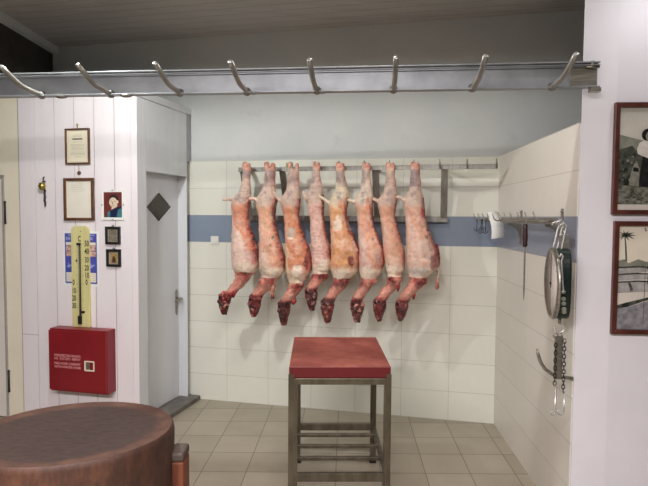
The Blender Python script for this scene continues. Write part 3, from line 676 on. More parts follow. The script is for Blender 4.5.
for py in (434.5, 445.5, 457.5):
    yy = floor_pt(330, py, .215).y - ctr.y
    MB().box(-W2 + .018, W2 - .018, yy - .009, yy + .009, .203, .222).build('shelf_bar', M_TSTEEL, t, .003)

# ------------------------------------------------------------------ oval chopping block
BZ = .80; cx, cy = -.693, 1.437
seg = 72; mb = MB(); ph = math.atan2(-.158, -.987)
def oval(a, k):
    r1, r2 = .273 * k, .227 * k; x = r1 * math.cos(a); y = r2 * math.sin(a); e = math.atan2(-.158, -.987)
    return (x * math.cos(e) - y * math.sin(e), x * math.sin(e) + y * math.cos(e))
t = thing('chopping_block', 'big oval wooden butcher block, dark worn top, bottom left foreground', 'butcher block', (cx, cy, 0))
rings = [(.97, .34), (1.0, .36), (1.0, .5), (.995, .7), (1.0, BZ - .018), (.992, BZ - .006), (.975, BZ)]
vs = []
for i, (k, z) in enumerate(rings):
    for j in range(seg):
        a = 2 * math.pi * j / seg; kk = k + (.006 * noise.noise(Vector((math.cos(a) * 2, math.sin(a) * 2, z * 3))) if i < 5 else 0); x, y = oval(a, kk); vs.append((x, y, z))
fs = [(i * seg + j, i * seg + (j + 1) % seg, (i + 1) * seg + (j + 1) % seg, (i + 1) * seg + j) for i in range(len(rings) - 1) for j in range(seg)]
fs.append(tuple(range(seg - 1, -1, -1)))
mb.add(vs, fs, 0, True); sd = mb.build('block_body', M_WSIDE, t)
vs = []; fs = []; NR = 16; vals = []
for i in range(NR + 1):
    k = .975 * (1 - i / NR)
    for j in range(seg):
        a = 2 * math.pi * j / seg; x, y = oval(a, max(k, .002)); dish = -.010 * (1 - k / .975) ** .5 * (1 if i else 0) - .002 * noise.noise(Vector((x * 6, y * 6, 0))) * (1 if i else 0)
        vs.append((x, y, BZ + dish)); vals.append(k)
fs = [(i * seg + j, i * seg + (j + 1) % seg, (i + 1) * seg + (j + 1) % seg, (i + 1) * seg + j) for i in range(NR) for j in range(seg)]
m2 = MB().add(vs, fs, 0, True); tp = m2.build('block_top', M_WTOP, t, fix=False)
ra = tp.data.attributes.new('rim', 'FLOAT', 'POINT')
for i, v in enumerate(vals): ra.data[i].value = v
for k, a in enumerate((rad(160), rad(278), rad(40))):
    x, y = oval(a, 1.0)
    if k == 0:
        x, y = floor_pt(180, 447, .74) [0] - cx, 1.49 - cy
    nx, ny = Vector((x, y)).normalized()
    lb = MB().box(x - .030, x + .012, y - .035, y + .035, 0, .70) if k == 0 else MB().box(x - .03, x + .03, y - .03, y + .03, 0, .70)
    lg = lb.build('leg', M_WLEG, t, .005)
    (MB().box(x - .031, x + .013, y - .036, y + .036, .70, .728) if k == 0 else MB().box(x - .031, x + .031, y - .031, y + .031, .70, .728)).build('leg_cap', M_WDARK, lg, .008)

# ------------------------------------------------------------------ things on the boarded panel
def ring(mb, x0, x1, z0, z1, b, y0, y1, mi=0):
    mb.prism([(x0, z1), (x1, z1), (x1 - b, z1 - b), (x0 + b, z1 - b)], y0, y1, mi); mb.prism([(x0, z0), (x1, z0), (x1 - b, z0 + b), (x0 + b, z0 + b)], y0, y1, mi)
    mb.prism([(x0, z0), (x0, z1), (x0 + b, z1 - b), (x0 + b, z0 + b)], y0, y1, mi); mb.prism([(x1, z0), (x1, z1), (x1 - b, z1 - b), (x1 - b, z0 + b)], y0, y1, mi); return mb
def on(pl, x0, y0, x1, y1):
    a = pl.hit(x0, y0); b = pl.hit(x1, y1); return min(a[0], b[0]), max(a[0], b[0]), min(a[1], b[1]), max(a[1], b[1])
def picture(pl, box, label, cat, border, fm, pm, draw=None, name='picture_frame', thick=.016, group=None):
    x0, x1, z0, z1 = on(pl, *box); cx, cz = (x0 + x1) / 2, z0
    t = thing(name, label, cat, pl.w(cx, 0, z0), pl.th, group); W = (x1 - x0) / 2; Hh = z1 - z0
    ring(MB(), -W, W, 0, Hh, border, -thick, 0).build('frame', fm, t, .0015)
    mb = MB().box(-W + border * .9, W - border * .9, -.006, -.001, border * .9, Hh - border * .9)
    mats = [pm]
    if draw: mats += draw(mb, W - border, border, Hh - border)
    mb.build('print', mats, t)
    return t, W, Hh
def cert(mb, w, z0, z1):
    h = z1 - z0
    k = -w * .48
    for l in (.10, .07, .10, .09, .12, .08, .10, .09): mb.box(k, k + w * l, -.0065, -.006, z0 + h * .70, z0 + h * .70 + .010, 1); k += w * (l + .025)
    for i, f in enumerate((.84, .80, .63, .55, .51, .47, .43, .39, .32, .28, .24, .17)):
        ww = w * (.45 if i in (0, 1, 2, 11) else .68) * (.9 + .1 * math.sin(i * 7)); x = -ww + (w * .2 if i == 11 else 0)
        k = x
        while k < ww:
            l = random.uniform(.006, .016); mb.box(k, min(k + l, ww), -.0064, -.006, z0 + h * f, z0 + h * f + .0022, 2); k += l + .003
    ring(mb, -w * .9, w * .9, z0 + h * .03, z0 + h * .97, .0012, -.0063, -.006, 2)
    return [M_INK, M_INKP]
pt, pw, ph_ = picture(PANEL, (66, 129, 90.7, 164), 'narrow brown frame holding a printed cream certificate with text', 'certificate', .010, M_FRAME, M_CERT, cert)
MB().tube([(0, -.006, ph_), (0, -.006, ph_ + .022)], .003, 8).ball((0, -.008, ph_ + .024), .008, 1, .6, .8).build('hanger', M_BRASS, pt)
def blank(mb, w, z0, z1):
    for i in range(5): mb.box(-w * .6, -w * .6 + w * random.uniform(.8, 1.2), -.0062, -.006, z1 - .02 - i * .012, z1 - .019 - i * .012, 1)
    return [M_INKP]
pt2, pw2, ph2 = picture(PANEL, (64.5, 178.3, 95, 220.5), 'larger brown frame with a faded almost blank sheet, above the thermometer', 'certificate', .017, M_FRAME, M_CERT2, blank)
# medallion between the frames
s, z = PANEL.hit(79.4, 173)
t = thing('medallion', 'small dark round medallion hanging between the two brown frames', 'medallion', PANEL.w(s, 0, z), PANEL.th)
MB().lathe([(.006, -.002), (.013, 0), (.013, .005), (.009, .008)], (0, 0, 0), (0, -1, 0), 18).build('disc', M_FRAME, t)
MB().tube([(0, -.004, .011), (0, -.004, .047)], .0018, 6).build('chain', M_BRASS, t)
# brass ornament with a dangling chain
s, z = PANEL.hit(44.5, 186)
t = thing('wall_ornament', 'small brass bell ornament with a dark dangling chain on the boards', 'ornament', PANEL.w(s, 0, z), PANEL.th)
mb = MB().lathe([(.004, .022), (.016, .016), (.021, .0), (.019, -.016), (.010, -.026), (.003, -.03)], (0, -.022, 0), (0, 0, 1), 18)
for a in range(6): mb.ball((.017 * math.cos(a * 1.05), -.030, .016 * math.sin(a * 1.05)), .0075)
mb.build('bell', M_BRASS, t)
MB().tube([(0, -.002, .06), (.001, -.012, .05), (0, -.012, .02)], [.005, .004, .003], 8).ball((.012, -.012, .028), .006).build('hook', M_BLACK, t)
mb = MB()
for i in range(8):
    mb.tube([(.010 + .003 * math.sin(i * 2) + .005 * math.cos(a), -.012, -.022 - i * .0125 + .008 * math.sin(a)) for a in [k * math.pi / 4 for k in range(8)]], .0028, 6, closed=True)
mb.ball((.012, -.012, -.125), .006, 1, 1, 1.6); mb.build('chain', M_BLACK, t)
# portrait in clip frame
M_MAROON = vary('portrait_backdrop', c(96, 42, 40), c(112, 52, 46), 10, .3); M_FACE = vary('portrait_skin', c(206, 186, 160), c(222, 204, 180), 20, .3)
M_HAIR = plain('portrait_hair', c(40, 34, 34), .3); M_NAVY = plain('portrait_robe', c(28, 36, 66), .3); M_TEAL = plain('portrait_teal', c(64, 118, 128), .3); M_SHADE = plain('portrait_brow', c(120, 90, 74), .3)
def portrait(mb, w, z0, z1):
    h = z1 - z0; W = w * .86; a0, a1 = z0 + h * .07, z1 - h * .06; H2 = a1 - a0; y = -.0062
    P = lambda pts: [(-W + 2 * W * u, a0 + H2 * v) for u, v in pts]
    mb.box(-W, W, y, -.006, a0, a1, 1)
    def poly(pts, k, lift): mb.prism(P(pts), y - lift, y, k)
    el = lambda cu, cv, ru, rv, n=20: [(cu + ru * math.cos(2 * math.pi * i / n), cv + rv * math.sin(2 * math.pi * i / n)) for i in range(n)]
    poly([(.18, 0), (.99, 0), (.99, .46), (.86, .42), (.70, .38), (.48, .30), (.30, .25), (.2, .22)], 4, .0002)
    poly([(.18, 0), (.34, 0), (.36, .26), (.2, .22)], 5, .0003); poly([(.70, 0), (.99, 0), (.99, .30), (.92, .36), (.78, .30)], 5, .0003)
    poly(el(.56, .68, .28, .20), 3, .0003); poly([(.42, .30), (.72, .42), (.76, .50), (.70, .55), (.44, .42)], 2, .0004)
    poly(el(.52, .60, .22, .19), 2, .0005); poly(el(.77, .62, .045, .07), 2, .0005)
    poly([(.33, .76), (.45, .82), (.62, .80), (.74, .70), (.80, .66), (.80, .80), (.66, .90), (.46, .90), (.34, .84)], 3, .0007)
    poly([(.36, .645), (.46, .655), (.46, .632), (.36, .625)], 6, .0007); poly([(.56, .655), (.68, .64), (.68, .618), (.56, .632)], 6, .0007)
    poly([(.47, .62), (.505, .62), (.51, .53), (.45, .525)], 6, .0006); poly([(.42, .485), (.58, .485), (.57, .468), (.43, .468)], 6, .0007)
    return [M_MAROON, M_FACE, M_HAIR, M_NAVY, M_TEAL, M_SHADE]
pt3, pw3, ph3 = picture(PANEL, (102.3, 190, 124.5, 220), 'colour portrait of a person in a dark blue robe, white bordered clip frame', 'portrait', .003, M_WHITE, M_PAPER, portrait, thick=.008)
for q in ((-.006, .006, -.001, .005), (-.006, .006, ph3 - .005, ph3 + .001), (-pw3 - .001, -pw3 + .005, ph3 / 2 - .006, ph3 / 2 + .006), (pw3 - .005, pw3 + .001, ph3 / 2 - .006, ph3 / 2 + .006)):
    MB().box(q[0], q[1], -.010, -.007, q[2], q[3]).build('clip', M_STEEL, pt3)
M_ICON1 = vary('grey_engraving', c(96, 88, 76), c(150, 140, 122), 120, .5); M_ICON2 = vary('icon_ground', c(140, 130, 116), c(158, 148, 132), 60, .5)
M_GOLD = vary('icon_gold', c(150, 116, 62), c(178, 146, 90), 60, .4); M_BRN = plain('icon_brown', c(74, 44, 28), .5)
def icon1(mb, w, z0, z1):
    h = z1 - z0; ring(mb, -w * .95, w * .95, z0 + h * .02, z1 - h * .02, .002, -.0064, -.006, 1)
    for i in range(9): mb.box(-w * .7, w * (.3 + .4 * ((i * 7) % 3) / 2), -.0064, -.006, z0 + h * (.12 + .085 * i), z0 + h * (.12 + .085 * i) + .002, 2)
    return [M_INKP, M_INK]
def icon2(mb, w, z0, z1):
    h = z1 - z0; W = w * .62
    arch = [(-W, z0 + h * .12), (W, z0 + h * .12), (W, z0 + h * .6)] + [(W * math.cos(a), z0 + h * .6 + W * 1.1 * math.sin(a)) for a in [k * math.pi / 10 for k in range(1, 10)]] + [(-W, z0 + h * .6)]
    mb.prism(arch, -.0064, -.006, 1)
    mb.prism([(-W * .6, z0 + h * .14), (W * .65, z0 + h * .14), (W * .6, z0 + h * .40), (W * .25, z0 + h * .62), (-W * .25, z0 + h * .66), (-W * .5, z0 + h * .42)], -.0067, -.0064, 2)
    n = 12; mb.prism([(W * .02 + W * .22 * math.cos(2 * math.pi * i / n), z0 + h * .68 + W * .26 * math.sin(2 * math.pi * i / n)) for i in range(n)], -.007, -.0067, 1)
    return [M_GOLD, M_BRN]
for bx, lab, dm, dr in (((106.2, 226.5, 121, 244.3), 'small black frame with a grey engraved print, just below the portrait', M_ICON1, icon1), ((107.2, 249, 121.6, 266.7), 'small black frame with a golden arched icon, lowest picture on the boards', M_ICON2, icon2)):
    q, qw, qh = picture(PANEL, bx, lab, 'picture', .015, M_BLACK, dm, dr)
    MB().tube([(.006 * math.cos(a), -.006, qh + .004 + .006 * math.sin(a)) for a in [k * math.pi / 5 for k in range(10)]], .0018, 6, closed=True).build('hanger', M_BLACK, q)
# poster behind the thermometer
x0, x1, z0, z1 = on(PANEL, 62.7, 231, 99.3, 287); W = (x1 - x0) / 2; Hh = z1 - z0
t = thing('poster', 'blue and white printed poster behind the yellow thermometer', 'poster', PANEL.w((x0 + x1) / 2, 0, z0), PANEL.th)
mb = MB().box(-W, W, -.0015, 0, 0, Hh)
mb.box(-W * .88, W * .90, -.0019, -.0015, Hh * .05, Hh * .96, 1)
for sx in (-1, 1):
    xa, xb = (-W * .82, -W * .42) if sx < 0 else (W * .42, W * .84)
    mb.box(xa, xb, -.0022, -.0019, Hh * .08, Hh * .25, 2)
    mb.box(xa, xb, -.0022, -.0019, Hh * .545, Hh * .64, 3); mb.box(xa, xb, -.0022, -.0019, Hh * .65, Hh * .74, 3); mb.box(xa, xb, -.0022, -.0019, Hh * .75, Hh * .80, 2)
    for k in range(4): mb.box(xa + .002, xb - .002, -.0024, -.0022, Hh * (.11 + .035 * k), Hh * (.115 + .035 * k), 4)
    mb.prism([(xa + .004, Hh * .36), (xa + .02, Hh * .33), (xb - .004, Hh * .40), (xa + .022, Hh * .39), (xa + .018, Hh * .44), (xa + .014, Hh * .38)], -.0024, -.0019, 4)
for k0, n_ in ((-W * .82, 3), (W * .42, 3)):
    for q in range(n_): mb.box(k0 + q * .0125, k0 + q * .0125 + .009, -.0022, -.0019, Hh * .84, Hh * .895, 4)
mb.box(-W * .7, -W * .3, -.0022, -.0019, Hh * .92, Hh * .94, 4); mb.box(W * .4, W * .8, -.0022, -.0019, Hh * .92, Hh * .94, 4)
mb.v = mb.v; mb.build('sheet', [M_PAPER, M_BLUEP, M_CERT, M_PSKIN, M_BLUEL], t)
# fire hose cabinet
x0, _ = PANEL.hit(48.9, 360, .10); x1, _ = PANEL.hit(106.3, 360, .10); _, z0 = PANEL.hit(78, 393.3, .10); _, z1 = PANEL.hit(78, 330.1, .10)
W = (x1 - x0) / 2; Hh = z1 - z0; FD = .10
t = thing('fire_hose_cabinet', 'red metal fire hose cabinet with white lettering, mounted below the thermometer', 'fire cabinet', PANEL.w((x0 + x1) / 2, 0, z0), PANEL.th)
MB().box(-W, W, -FD + .012, 0, 0, Hh).build('cabinet_box', M_REDM, t, .003)
d_ = MB().box(-W, W * .985, -FD, -FD + .011, .012, Hh - .010); dr = d_.build('door', M_REDM, t, .002)
MB().box(W * .52, W * .54, -FD - .0008, -FD, .018, Hh - .02).build('door_seam', M_REDM, dr)
mb = MB(); lx = -W * .80; sz = .0205
for k, tx in enumerate(('ΠΥΡΟΣΒΕΣΤΙΚΟ ΕΡΜΑΡΙΟ', 'ΜΕ  ΛΑΣΤΙΧΟ  ΝΕΡΟΥ', 'FIRE HOSE CABINET', 'WITH WATER HOSE')):
    zz = Hh * (.565, .515, .44, .385)[k]
    n0 = len(mb.v); mb.text(tx, sz, 0, -FD - .0012, zz, 0, bold=.0004)
    wid = max(v[0] for v in mb.v[n0:]); f = (W * .92) / wid
    for i in range(n0, len(mb.v)): v = mb.v[i]; mb.v[i] = (lx + v[0] * f, v[1], v[2])
mb.build('lettering', M_PASTY, dr)
lx0, lx1, lz0, lz1 = W * .26, W * .60, Hh * .365, Hh * .525
hd = ring(MB(), lx0, lx1, lz0, lz1, .008, -FD - .006, -FD).build('handle_frame', M_CERT, dr, .002)
MB().box(lx0 + .007, lx0 + (lx1 - lx0) * .52, -FD - .003, -FD, lz0 + .007, lz1 - .014).build('latch', M_STEEL, hd)
hd['label'] = 'cream handle frame'
# thermometer
TP = PANEL; xL, _ = TP.hit(72.0, 260, .012); xR, _ = TP.hit(89.6, 260, .012); zB = z1 + .001; zT = TP.hit(80, 226, .012)[1]
W = (xR - xL) / 2; Hh = zT - zB; T0 = (xL + xR) / 2
t = thing('wall_thermometer', 'large yellow wooden wall thermometer standing on the red cabinet', 'thermometer', TP.w(T0, .003, zB), TP.th)
out = [(-W, 0), (W, 0), (W, Hh - .03)] + [(W - .03 + .03 * math.cos(a), Hh - .03 + .03 * math.sin(a)) for a in (rad(30), rad(60), rad(90))] + [(-W + .03 + .03 * math.cos(a), Hh - .03 + .03 * math.sin(a)) for a in (rad(90), rad(120), rad(150))] + [(-W, Hh - .03)]
bd = MB().prism(out, -.016, 0).build('board', M_THERM, t, .002)
def tl(px, py): q = TP.hit(px, py, .022); return q[0] - T0, q[1] - zB
mb = MB()
for s_, px, py in (('50', 84.3, 246.2), ('40', 84.3, 254), ('30', 84.3, 262.5), ('20', 84.3, 270.5), ('10', 84.5, 278), ('0', 85.2, 285.0), ('0', 72.3, 285.0), ('10', 71.7, 293.2), ('20', 71.7, 300.6), ('30', 71.7, 308.2), ('C', 77.6, 241.5), ('+', 75.0, 263.5)):
    x, z = tl(px, py); mb.text(s_, .052, x, -.0166, z, 0, sx=.62, bold=.0012)
for s_ in range(34):
    py = 244 + s_ * 2.0; z = tl(80, py)[1]
    if z < Hh * .16: break
    l = .016 if s_ % 4 == 0 else .009; mb.box(.006, .006 + l, -.0166, -.016, z, z + .0018); mb.box(-.014 - l, -.014, -.0166, -.016, z, z + .0018)
mb.build('numerals', M_TDARK, bd)
xt = tl(79.7, 280)[0]; zt0 = tl(79.7, 324)[1]; zt1 = tl(79.7, 243)[1]
MB().box(xt - .008, xt + .008, -.018, -.016, zt0, zt1).build('tube_channel', M_TDARK, bd, .001)
MB().tube([(xt - .002, -.021, zt0 + .05), (xt - .002, -.021, zt1 - .005)], .0035, 8).build('glass_tube', M_TGREY, t)
MB().box(xt - .012, xt + .012, -.030, -.016, zt0, zt0 + .055).build('bulb_guard', M_BLACK, t, .002)
for px, py in ((78.5, 244), (82.5, 312)):
    x, z = tl(px, py); MB().box(x - .012, x + .016, -.026, -.016, z - .007, z + .007).build('clamp', M_BLACK, t, .002)
x, z = tl(80.3, 231.5); MB().ball((x, -.017, z), .003).build('nail', M_BLACK, t)

# ------------------------------------------------------------------ hook rail on the right wall
RZ = 1.382
t = thing('hook_rail', 'long steel hook rail on curved brackets along the right tiled wall', 'rail', RIGHT.w(0, 0, 0), RIGHT.th)
MB().box(.015, LR - .015, -.085, -.078, RZ - .017, RZ + .012).build('bar', M_RACK, t, .001)
n = 11
for i in range(n):
    s = .05 + i * .114; z = RZ - .004
    pts = [(s, -.085, z), (s, -.12, z - .001), (s, -.145, z), (s, -.160, z + .009), (s, -.172, z + .042)]
    MB().tube(pts, [.0045, .0045, .0045, .004, .003], 8).build('hook', M_STEEL, t)
for px in (521.5, 562.5):
    s = RIGHT.hit(px, 225)[0]
    mb = MB().box(s - .014, s + .014, -.004, 0, RZ - .14, RZ + .055)
    arc = [(-.004, RZ - .016), (-.080, RZ - .016), (-.078, RZ - .030)] + [(-.078 + .070 * math.sin(a), RZ - .125 + .095 * math.cos(a)) for a in [rad(q) for q in (10, 25, 40, 55, 70, 85)]] + [(-.004, RZ - .13)]
    v = [(s + q, y, z) for q in (-.006, .006) for y, z in arc]; k = len(arc)
    mb.add(v, [tuple(range(k)), tuple(range(2 * k - 1, k - 1, -1))] + [(i, i + k, (i + 1) % k + k, (i + 1) % k) for i in range(k)])
    mb.ball((s, -.006, RZ + .043), .006); mb.ball((s, -.006, RZ - .128), .006)
    mb.build('bracket', M_RACK, t)
def rail_pt(px, py, off): s, z = RIGHT.hit(px, py, off); return s, z
# paper on the far part of the rail
def hook_s(i): return .05 + i * .114
s = hook_s(3)
t = thing('paper_strip', 'curled white paper hung over the far end of the hook rail', 'paper', RIGHT.w(s, .125, RZ - .004), rad(12))
mb = MB(); vs = []
prof = [(-.050, .052), (-.030, .036), (-.006, .016), (.012, -.010), (.022, -.040), (.018, -.075), (.004, -.105)]
pp = []
for i in range(25):
    f = i / 24 * (len(prof) - 1); k = min(int(f), len(prof) - 2); q = f - k
    a = prof[max(k - 1, 0)]; b = prof[k]; d = prof[k + 1]; e = prof[min(k + 2, len(prof) - 1)]
    def cr(i_): return .5 * ((2 * b[i_]) + (-a[i_] + d[i_]) * q + (2 * a[i_] - 5 * b[i_] + 4 * d[i_] - e[i_]) * q * q + (-a[i_] + 3 * b[i_] - 3 * d[i_] + e[i_]) * q ** 3)
    pp.append((cr(0), cr(1)))
for i, (y, z) in enumerate(pp):
    h = .050 + .008 * i / 24
    for x_ in (-h, h): vs.append((x_ * .72 + .026 * i / 24 - .006, -y * .6, z + x_ * .1))
fs = [(2 * i, 2 * i + 1, 2 * i + 3, 2 * i + 2) for i in range(24)]
pb = mb.add(vs, fs, 0, True).build('sheet', M_PAPER, t); so = pb.modifiers.new('s', 'SOLIDIFY'); so.thickness = .0008
# small utensils on the farthest hooks
for i, (si, ln, sp) in enumerate(((.05, .085, .030), (.164, .10, .022), (.164 + .03, .07, .018), (.278, .095, .026))):
    y0 = .150; lab = ('small iron fork hanging from the hook in the back corner', 'thin iron hook with two prongs, second from the back corner', 'short iron hook hanging just behind the paper', 'longest of the small iron hooks, right behind the white paper')[i]
    u = thing('meat_hook', lab, 'hook', RIGHT.w(si, y0, RZ - .002), RIGHT.th, 'small iron hooks at the rail end')
    mb = MB().tube([(.008 * math.sin(a), 0, -.006 + .009 * math.cos(a)) for a in [k * math.pi / 5 for k in range(-3, 6)]], .0022, 6)
    ln *= .8; sp *= .6; mb.tube([(0, 0, -.014), (0, 0, -ln)], .0024, 6); mb.build('shank', M_BLACK, u)
    MB().tube([(0, -sp, -ln + .014), (0, -sp * .8, -ln - .002), (0, 0, -ln - .006), (0, sp * .8, -ln - .002), (0, sp, -ln + .014)], .0021, 6).build('prongs', M_BLACK, u)
# sharpening steel
sx_, szt = RIGHT.hit(525.5, 224, .14); zt_h = szt; zt_b = RIGHT.hit(525.3, 247, .14)[1]; z_tip = RIGHT.hit(524.7, 301, .14)[1]
t = thing('sharpening_steel', 'sharpening steel with dark red-brown handle hanging from the rail', 'sharpening steel', RIGHT.w(sx_, .14, zt_h), RIGHT.th)
HL = zt_h - zt_b
MB().lathe([(.008, 0), (.0115, -.008), (.0105, -.03), (.0125, -.06), (.0105, -HL + .02), (.012, -HL + .008), (.008, -HL)], (0, 0, 0), (0, 0, 1), 16).build('handle', M_HANDLE, t)
MB().lathe([(.007, -HL), (.0055, -HL - .012), (.0045, -HL - .02), (.0042, -(zt_h - z_tip) + .05), (.001, -(zt_h - z_tip))], (0, 0, 0), (0, 0, 1), 12).build('rod', M_STEEL, t)
MB().tube([(.006 * math.cos(a), 0, .006 + .008 * math.sin(a)) for a in [k * math.pi / 6 for k in range(12)]], .0018, 6, closed=True).build('hanging_ring', M_STEEL, t)
bpy.data.objects['sharpening_steel'].location.x -= 0.0

# ------------------------------------------------------------------ hanging dial scale
SY = 2.25
def at(px, py, Y=SY): s, z = depth(Y).hit(px, py); return s, z
cxs, cz_ = at(554.4, 283); rA = (at(552, 247.5)[1] - at(552, 319.5)[1]) / 2
nd = Vector((-.975, .22, 0)).normalized(); thd = math.atan2(nd.y, nd.x) + math.pi / 2     # local -y faces along the dial normal
ctrs = Vector((cxs, SY, cz_))
t = thing('hanging_scale', 'round dial scale with dark green body hanging beside the white wall end', 'scale', (ctrs.x, ctrs.y, cz_), thd)
# local: -y = dial side, x = across
R0 = rA
mb = MB(); outl = []
for k in range(40):
    a = 2 * math.pi * k / 40; x_ = R0 * .80 * math.copysign(abs(math.cos(a)) ** .7, math.cos(a)); z_ = R0 * 1.0 * math.copysign(abs(math.sin(a)) ** .62, math.sin(a)); outl.append((x_ * .55, z_ * .97))
mb.prism(outl, -.004, .055); mb.build('body', M_GREEN, t, .008)
MB().lathe([(R0 * .99, 0), (R0 * 1.0, .006), (R0 * .97, .013), (R0 * .92, .015), (R0 * .90, .010)], (0, -.002, 0), (0, -1, 0), 48).build('dial_rim', M_STEEL, t)
dl = MB().lathe([(R0 * .91, .0), (R0 * .91, .011)], (0, -.002, 0), (0, -1, 0), 48).build('dial', M_DIAL, t)
mb = MB()
for k in range(60):
    a = 2 * math.pi * k / 60; l = .022 if k % 5 == 0 else .012; u = Vector((math.sin(a), 0, math.cos(a))); v = Vector((u.z, 0, -u.x)) * .0009
    p1 = u * R0 * .87; p2 = u * (R0 * .87 - l); y = Vector((0, -.0136, 0)); mb.add([p1 + v + y, p1 - v + y, p2 - v + y, p2 + v + y], [(0, 1, 2, 3)])
mb.build('dial_marks', M_INK, dl)
MB().prism([(-.004, -.02), (.004, -.02), (.001, R0 * .8), (-.001, R0 * .8)], -.0155, -.0140).ball((0, -.014, 0), .007).build('pointer', M_BLACK, t)
for px, py in ((565.3, 289.5), (565.7, 296.3), (566.2, 300.8), (566.8, 306.3), (567.2, 309.3)):
    # discs riveted on the side that faces the room
    d = at(px, py)[1] - cz_; dx_ = (px - 559.5) * .0
    sx2 = -1 if (Matrix.Rotation(thd, 3, 'Z') @ Vector((1, 0, 0))).y > 0 else 1
    edge = R0 * .80 * .55 * max(1e-4, 1 - (abs(d) / (R0 * .97)) ** (2 / .62)) ** .35
    yy = .022 + (px - 565.3) * .004
    MB().lathe([(.0095, 0), (.0095, .003), (.008, .004)], (sx2 * (edge - .001), yy, d), (sx2, 0, -.3 if d < 0 else .3), 14).build('disc', M_SPOTG, t)
# top yoke and bottom hook
MB().box(-.014, .014, .01, .05, R0 * .97, R0 + .05).tube([(.016 * math.cos(a), .03, R0 + .06 + .016 * math.sin(a)) for a in [k * math.pi / 8 for k in range(16)]], .004, 8, closed=True).build('yoke', M_STEEL, t)
MB().tube([(0, .025, -R0 * .97), (0, .025, -R0 - .018)], .007, 8).build('stem', M_STEEL, t)
hk = [(0, .025, -R0 - .012), (0, .010, -R0 - .022), (0, .003, -R0 - .036), (0, .010, -R0 - .052), (0, .026, -R0 - .058), (0, .042, -R0 - .050), (0, .046, -R0 - .036)]
hk = [(0, .025 + .020 * math.sin(a), -R0 - .038 + .020 * math.cos(a)) for a in [rad(q) for q in range(0, 290, 24)]]
hk = [( -y_ * .0, y_, z_) for (x_, y_, z_) in hk]
MB().tube(hk, .0042, 8).build('hook', M_CHROME, t)
# chrome S hooks and loops from the rail to the scale
zr = RZ + .008
zy = cz_ + R0 + .06
grp = 'chrome hooks above the dial scale'
labs = ('leftmost chrome S hook between the rail and the dial scale', 'middle chrome S hook between the rail and the dial scale', 'rightmost chrome S hook between the rail and the dial scale')
for k, (pa, pb_) in enumerate((((556.5, 224), (555, 251)), ((560.5, 223), (558.5, 253)), ((563.5, 226), (563, 252)))):
    a = at(*pa, SY - .01 * k); b = at(*pb_, SY - .01 * k); sh = thing('s_hook', labs[k], 'hook', (a[0], SY - .012 * k, a[1]), 0, grp)
    dx, dz = b[0] - a[0], b[1] - a[1]; r = .011
    pts = [(-r * 1.6, .004, -.006), (-r * 1.2, 0, .006), (0, 0, .012), (r, 0, .002), (r * .6, 0, -.02), (dx * .5, 0, dz * .5), (dx - r * .6, 0, dz + .02), (dx - r, 0, dz), (dx, 0, dz - .010), (dx + r * 1.2, 0, dz - .004), (dx + r * 1.5, 0, dz + .01)]
    MB().tube(pts, .0042, 8).build('wire', M_CHROME, sh)
a = at(560.5, 256, SY - .10); b = at(562, 291, SY - .10)
sh = thing('long_hook', 'long thin chrome hook lying over the rim of the dial scale', 'hook', (a[0], SY - .105, a[1]))
MB().tube([(-.006, 0, -.004), (0, 0, .01), (.008, 0, 0), (.002, 0, -.02), (b[0] - a[0], 0, b[1] - a[1] + .03), (b[0] - a[0] + .004, 0, b[1] - a[1]), (b[0] - a[0] - .006, 0, b[1] - a[1] - .008), (b[0] - a[0] - .012, 0, b[1] - a[1] + .004)], .0040, 8).build('wire', M_CHROME, sh)
# flat steel hanger with two chains
ha = at(558.8, 338); hb = at(559.0, 379)
t = thing('chain_hanger', 'flat steel hanger with two chains and hooks below the dial scale', 'hanger', (ha[0], SY, ha[1]))
LH = ha[1] - hb[1]
plt = MB().box(-.017, .017, -.004, .004, -LH, .008).tube([(-.012 + 0 * a, 0, .008) if a < 0 else (-.014 + .010 * math.cos(a), 0, .010 + .010 * math.sin(a)) for a in [k * math.pi / 6 for k in range(12)]], .003, 6, closed=True)
plt.tube([(.004 + .010 * math.cos(a), 0, .010 + .012 * math.sin(a)) for a in [k * math.pi / 6 for k in range(12)]], .003, 6, closed=True)
plt.build('plate', M_STEEL, t, .001)
def chain(mb, x, y, za, zb, r=.0019):
    n_ = int((za - zb) / .0165); 
    for i in range(n_):
        zc = za - .0165 * (i + .5)
        pts = []
        for k in range(12):
            q = k * math.pi / 6; u_, v_ = .0065 * math.cos(q), .011 * math.sin(q)
            pts.append((x + (u_ if i % 2 == 0 else u_ * .35), y + (0 if i % 2 == 0 else u_ * .9), zc + v_))
        mb.tube(pts, r, 6, closed=True)
cl = at(554.7, 345); clb = at(554.6, 388); cr_ = at(563.5, 341); crb = at(563.3, 392)
for (p1, p2, hx_) in ((cl, clb, -1), (cr_, crb, 1)):
    mb = MB(); chain(mb, p1[0] - ha[0], -.010, p1[1] - ha[1] + .01, p2[1] - ha[1]); co = mb.build('chain', M_BLACK, t)
    x_ = p2[0] - ha[0]; z_ = p2[1] - ha[1]; zb_ = at(558, 414)[1] - ha[1]
    r = -.014 if hx_ > 0 else .009
    pts = [(x_, -.010, z_ + .004), (x_, -.010, zb_ + abs(r))] + [(x_ - abs(r) * (1 - math.cos(a)), -.010, zb_ + abs(r) - abs(r) * math.sin(a)) for a in [rad(q) for q in (40, 80, 120, 160, 190, 210)]]
    MB().tube(pts, .0036, 8).build('hook', M_CHROME, co)
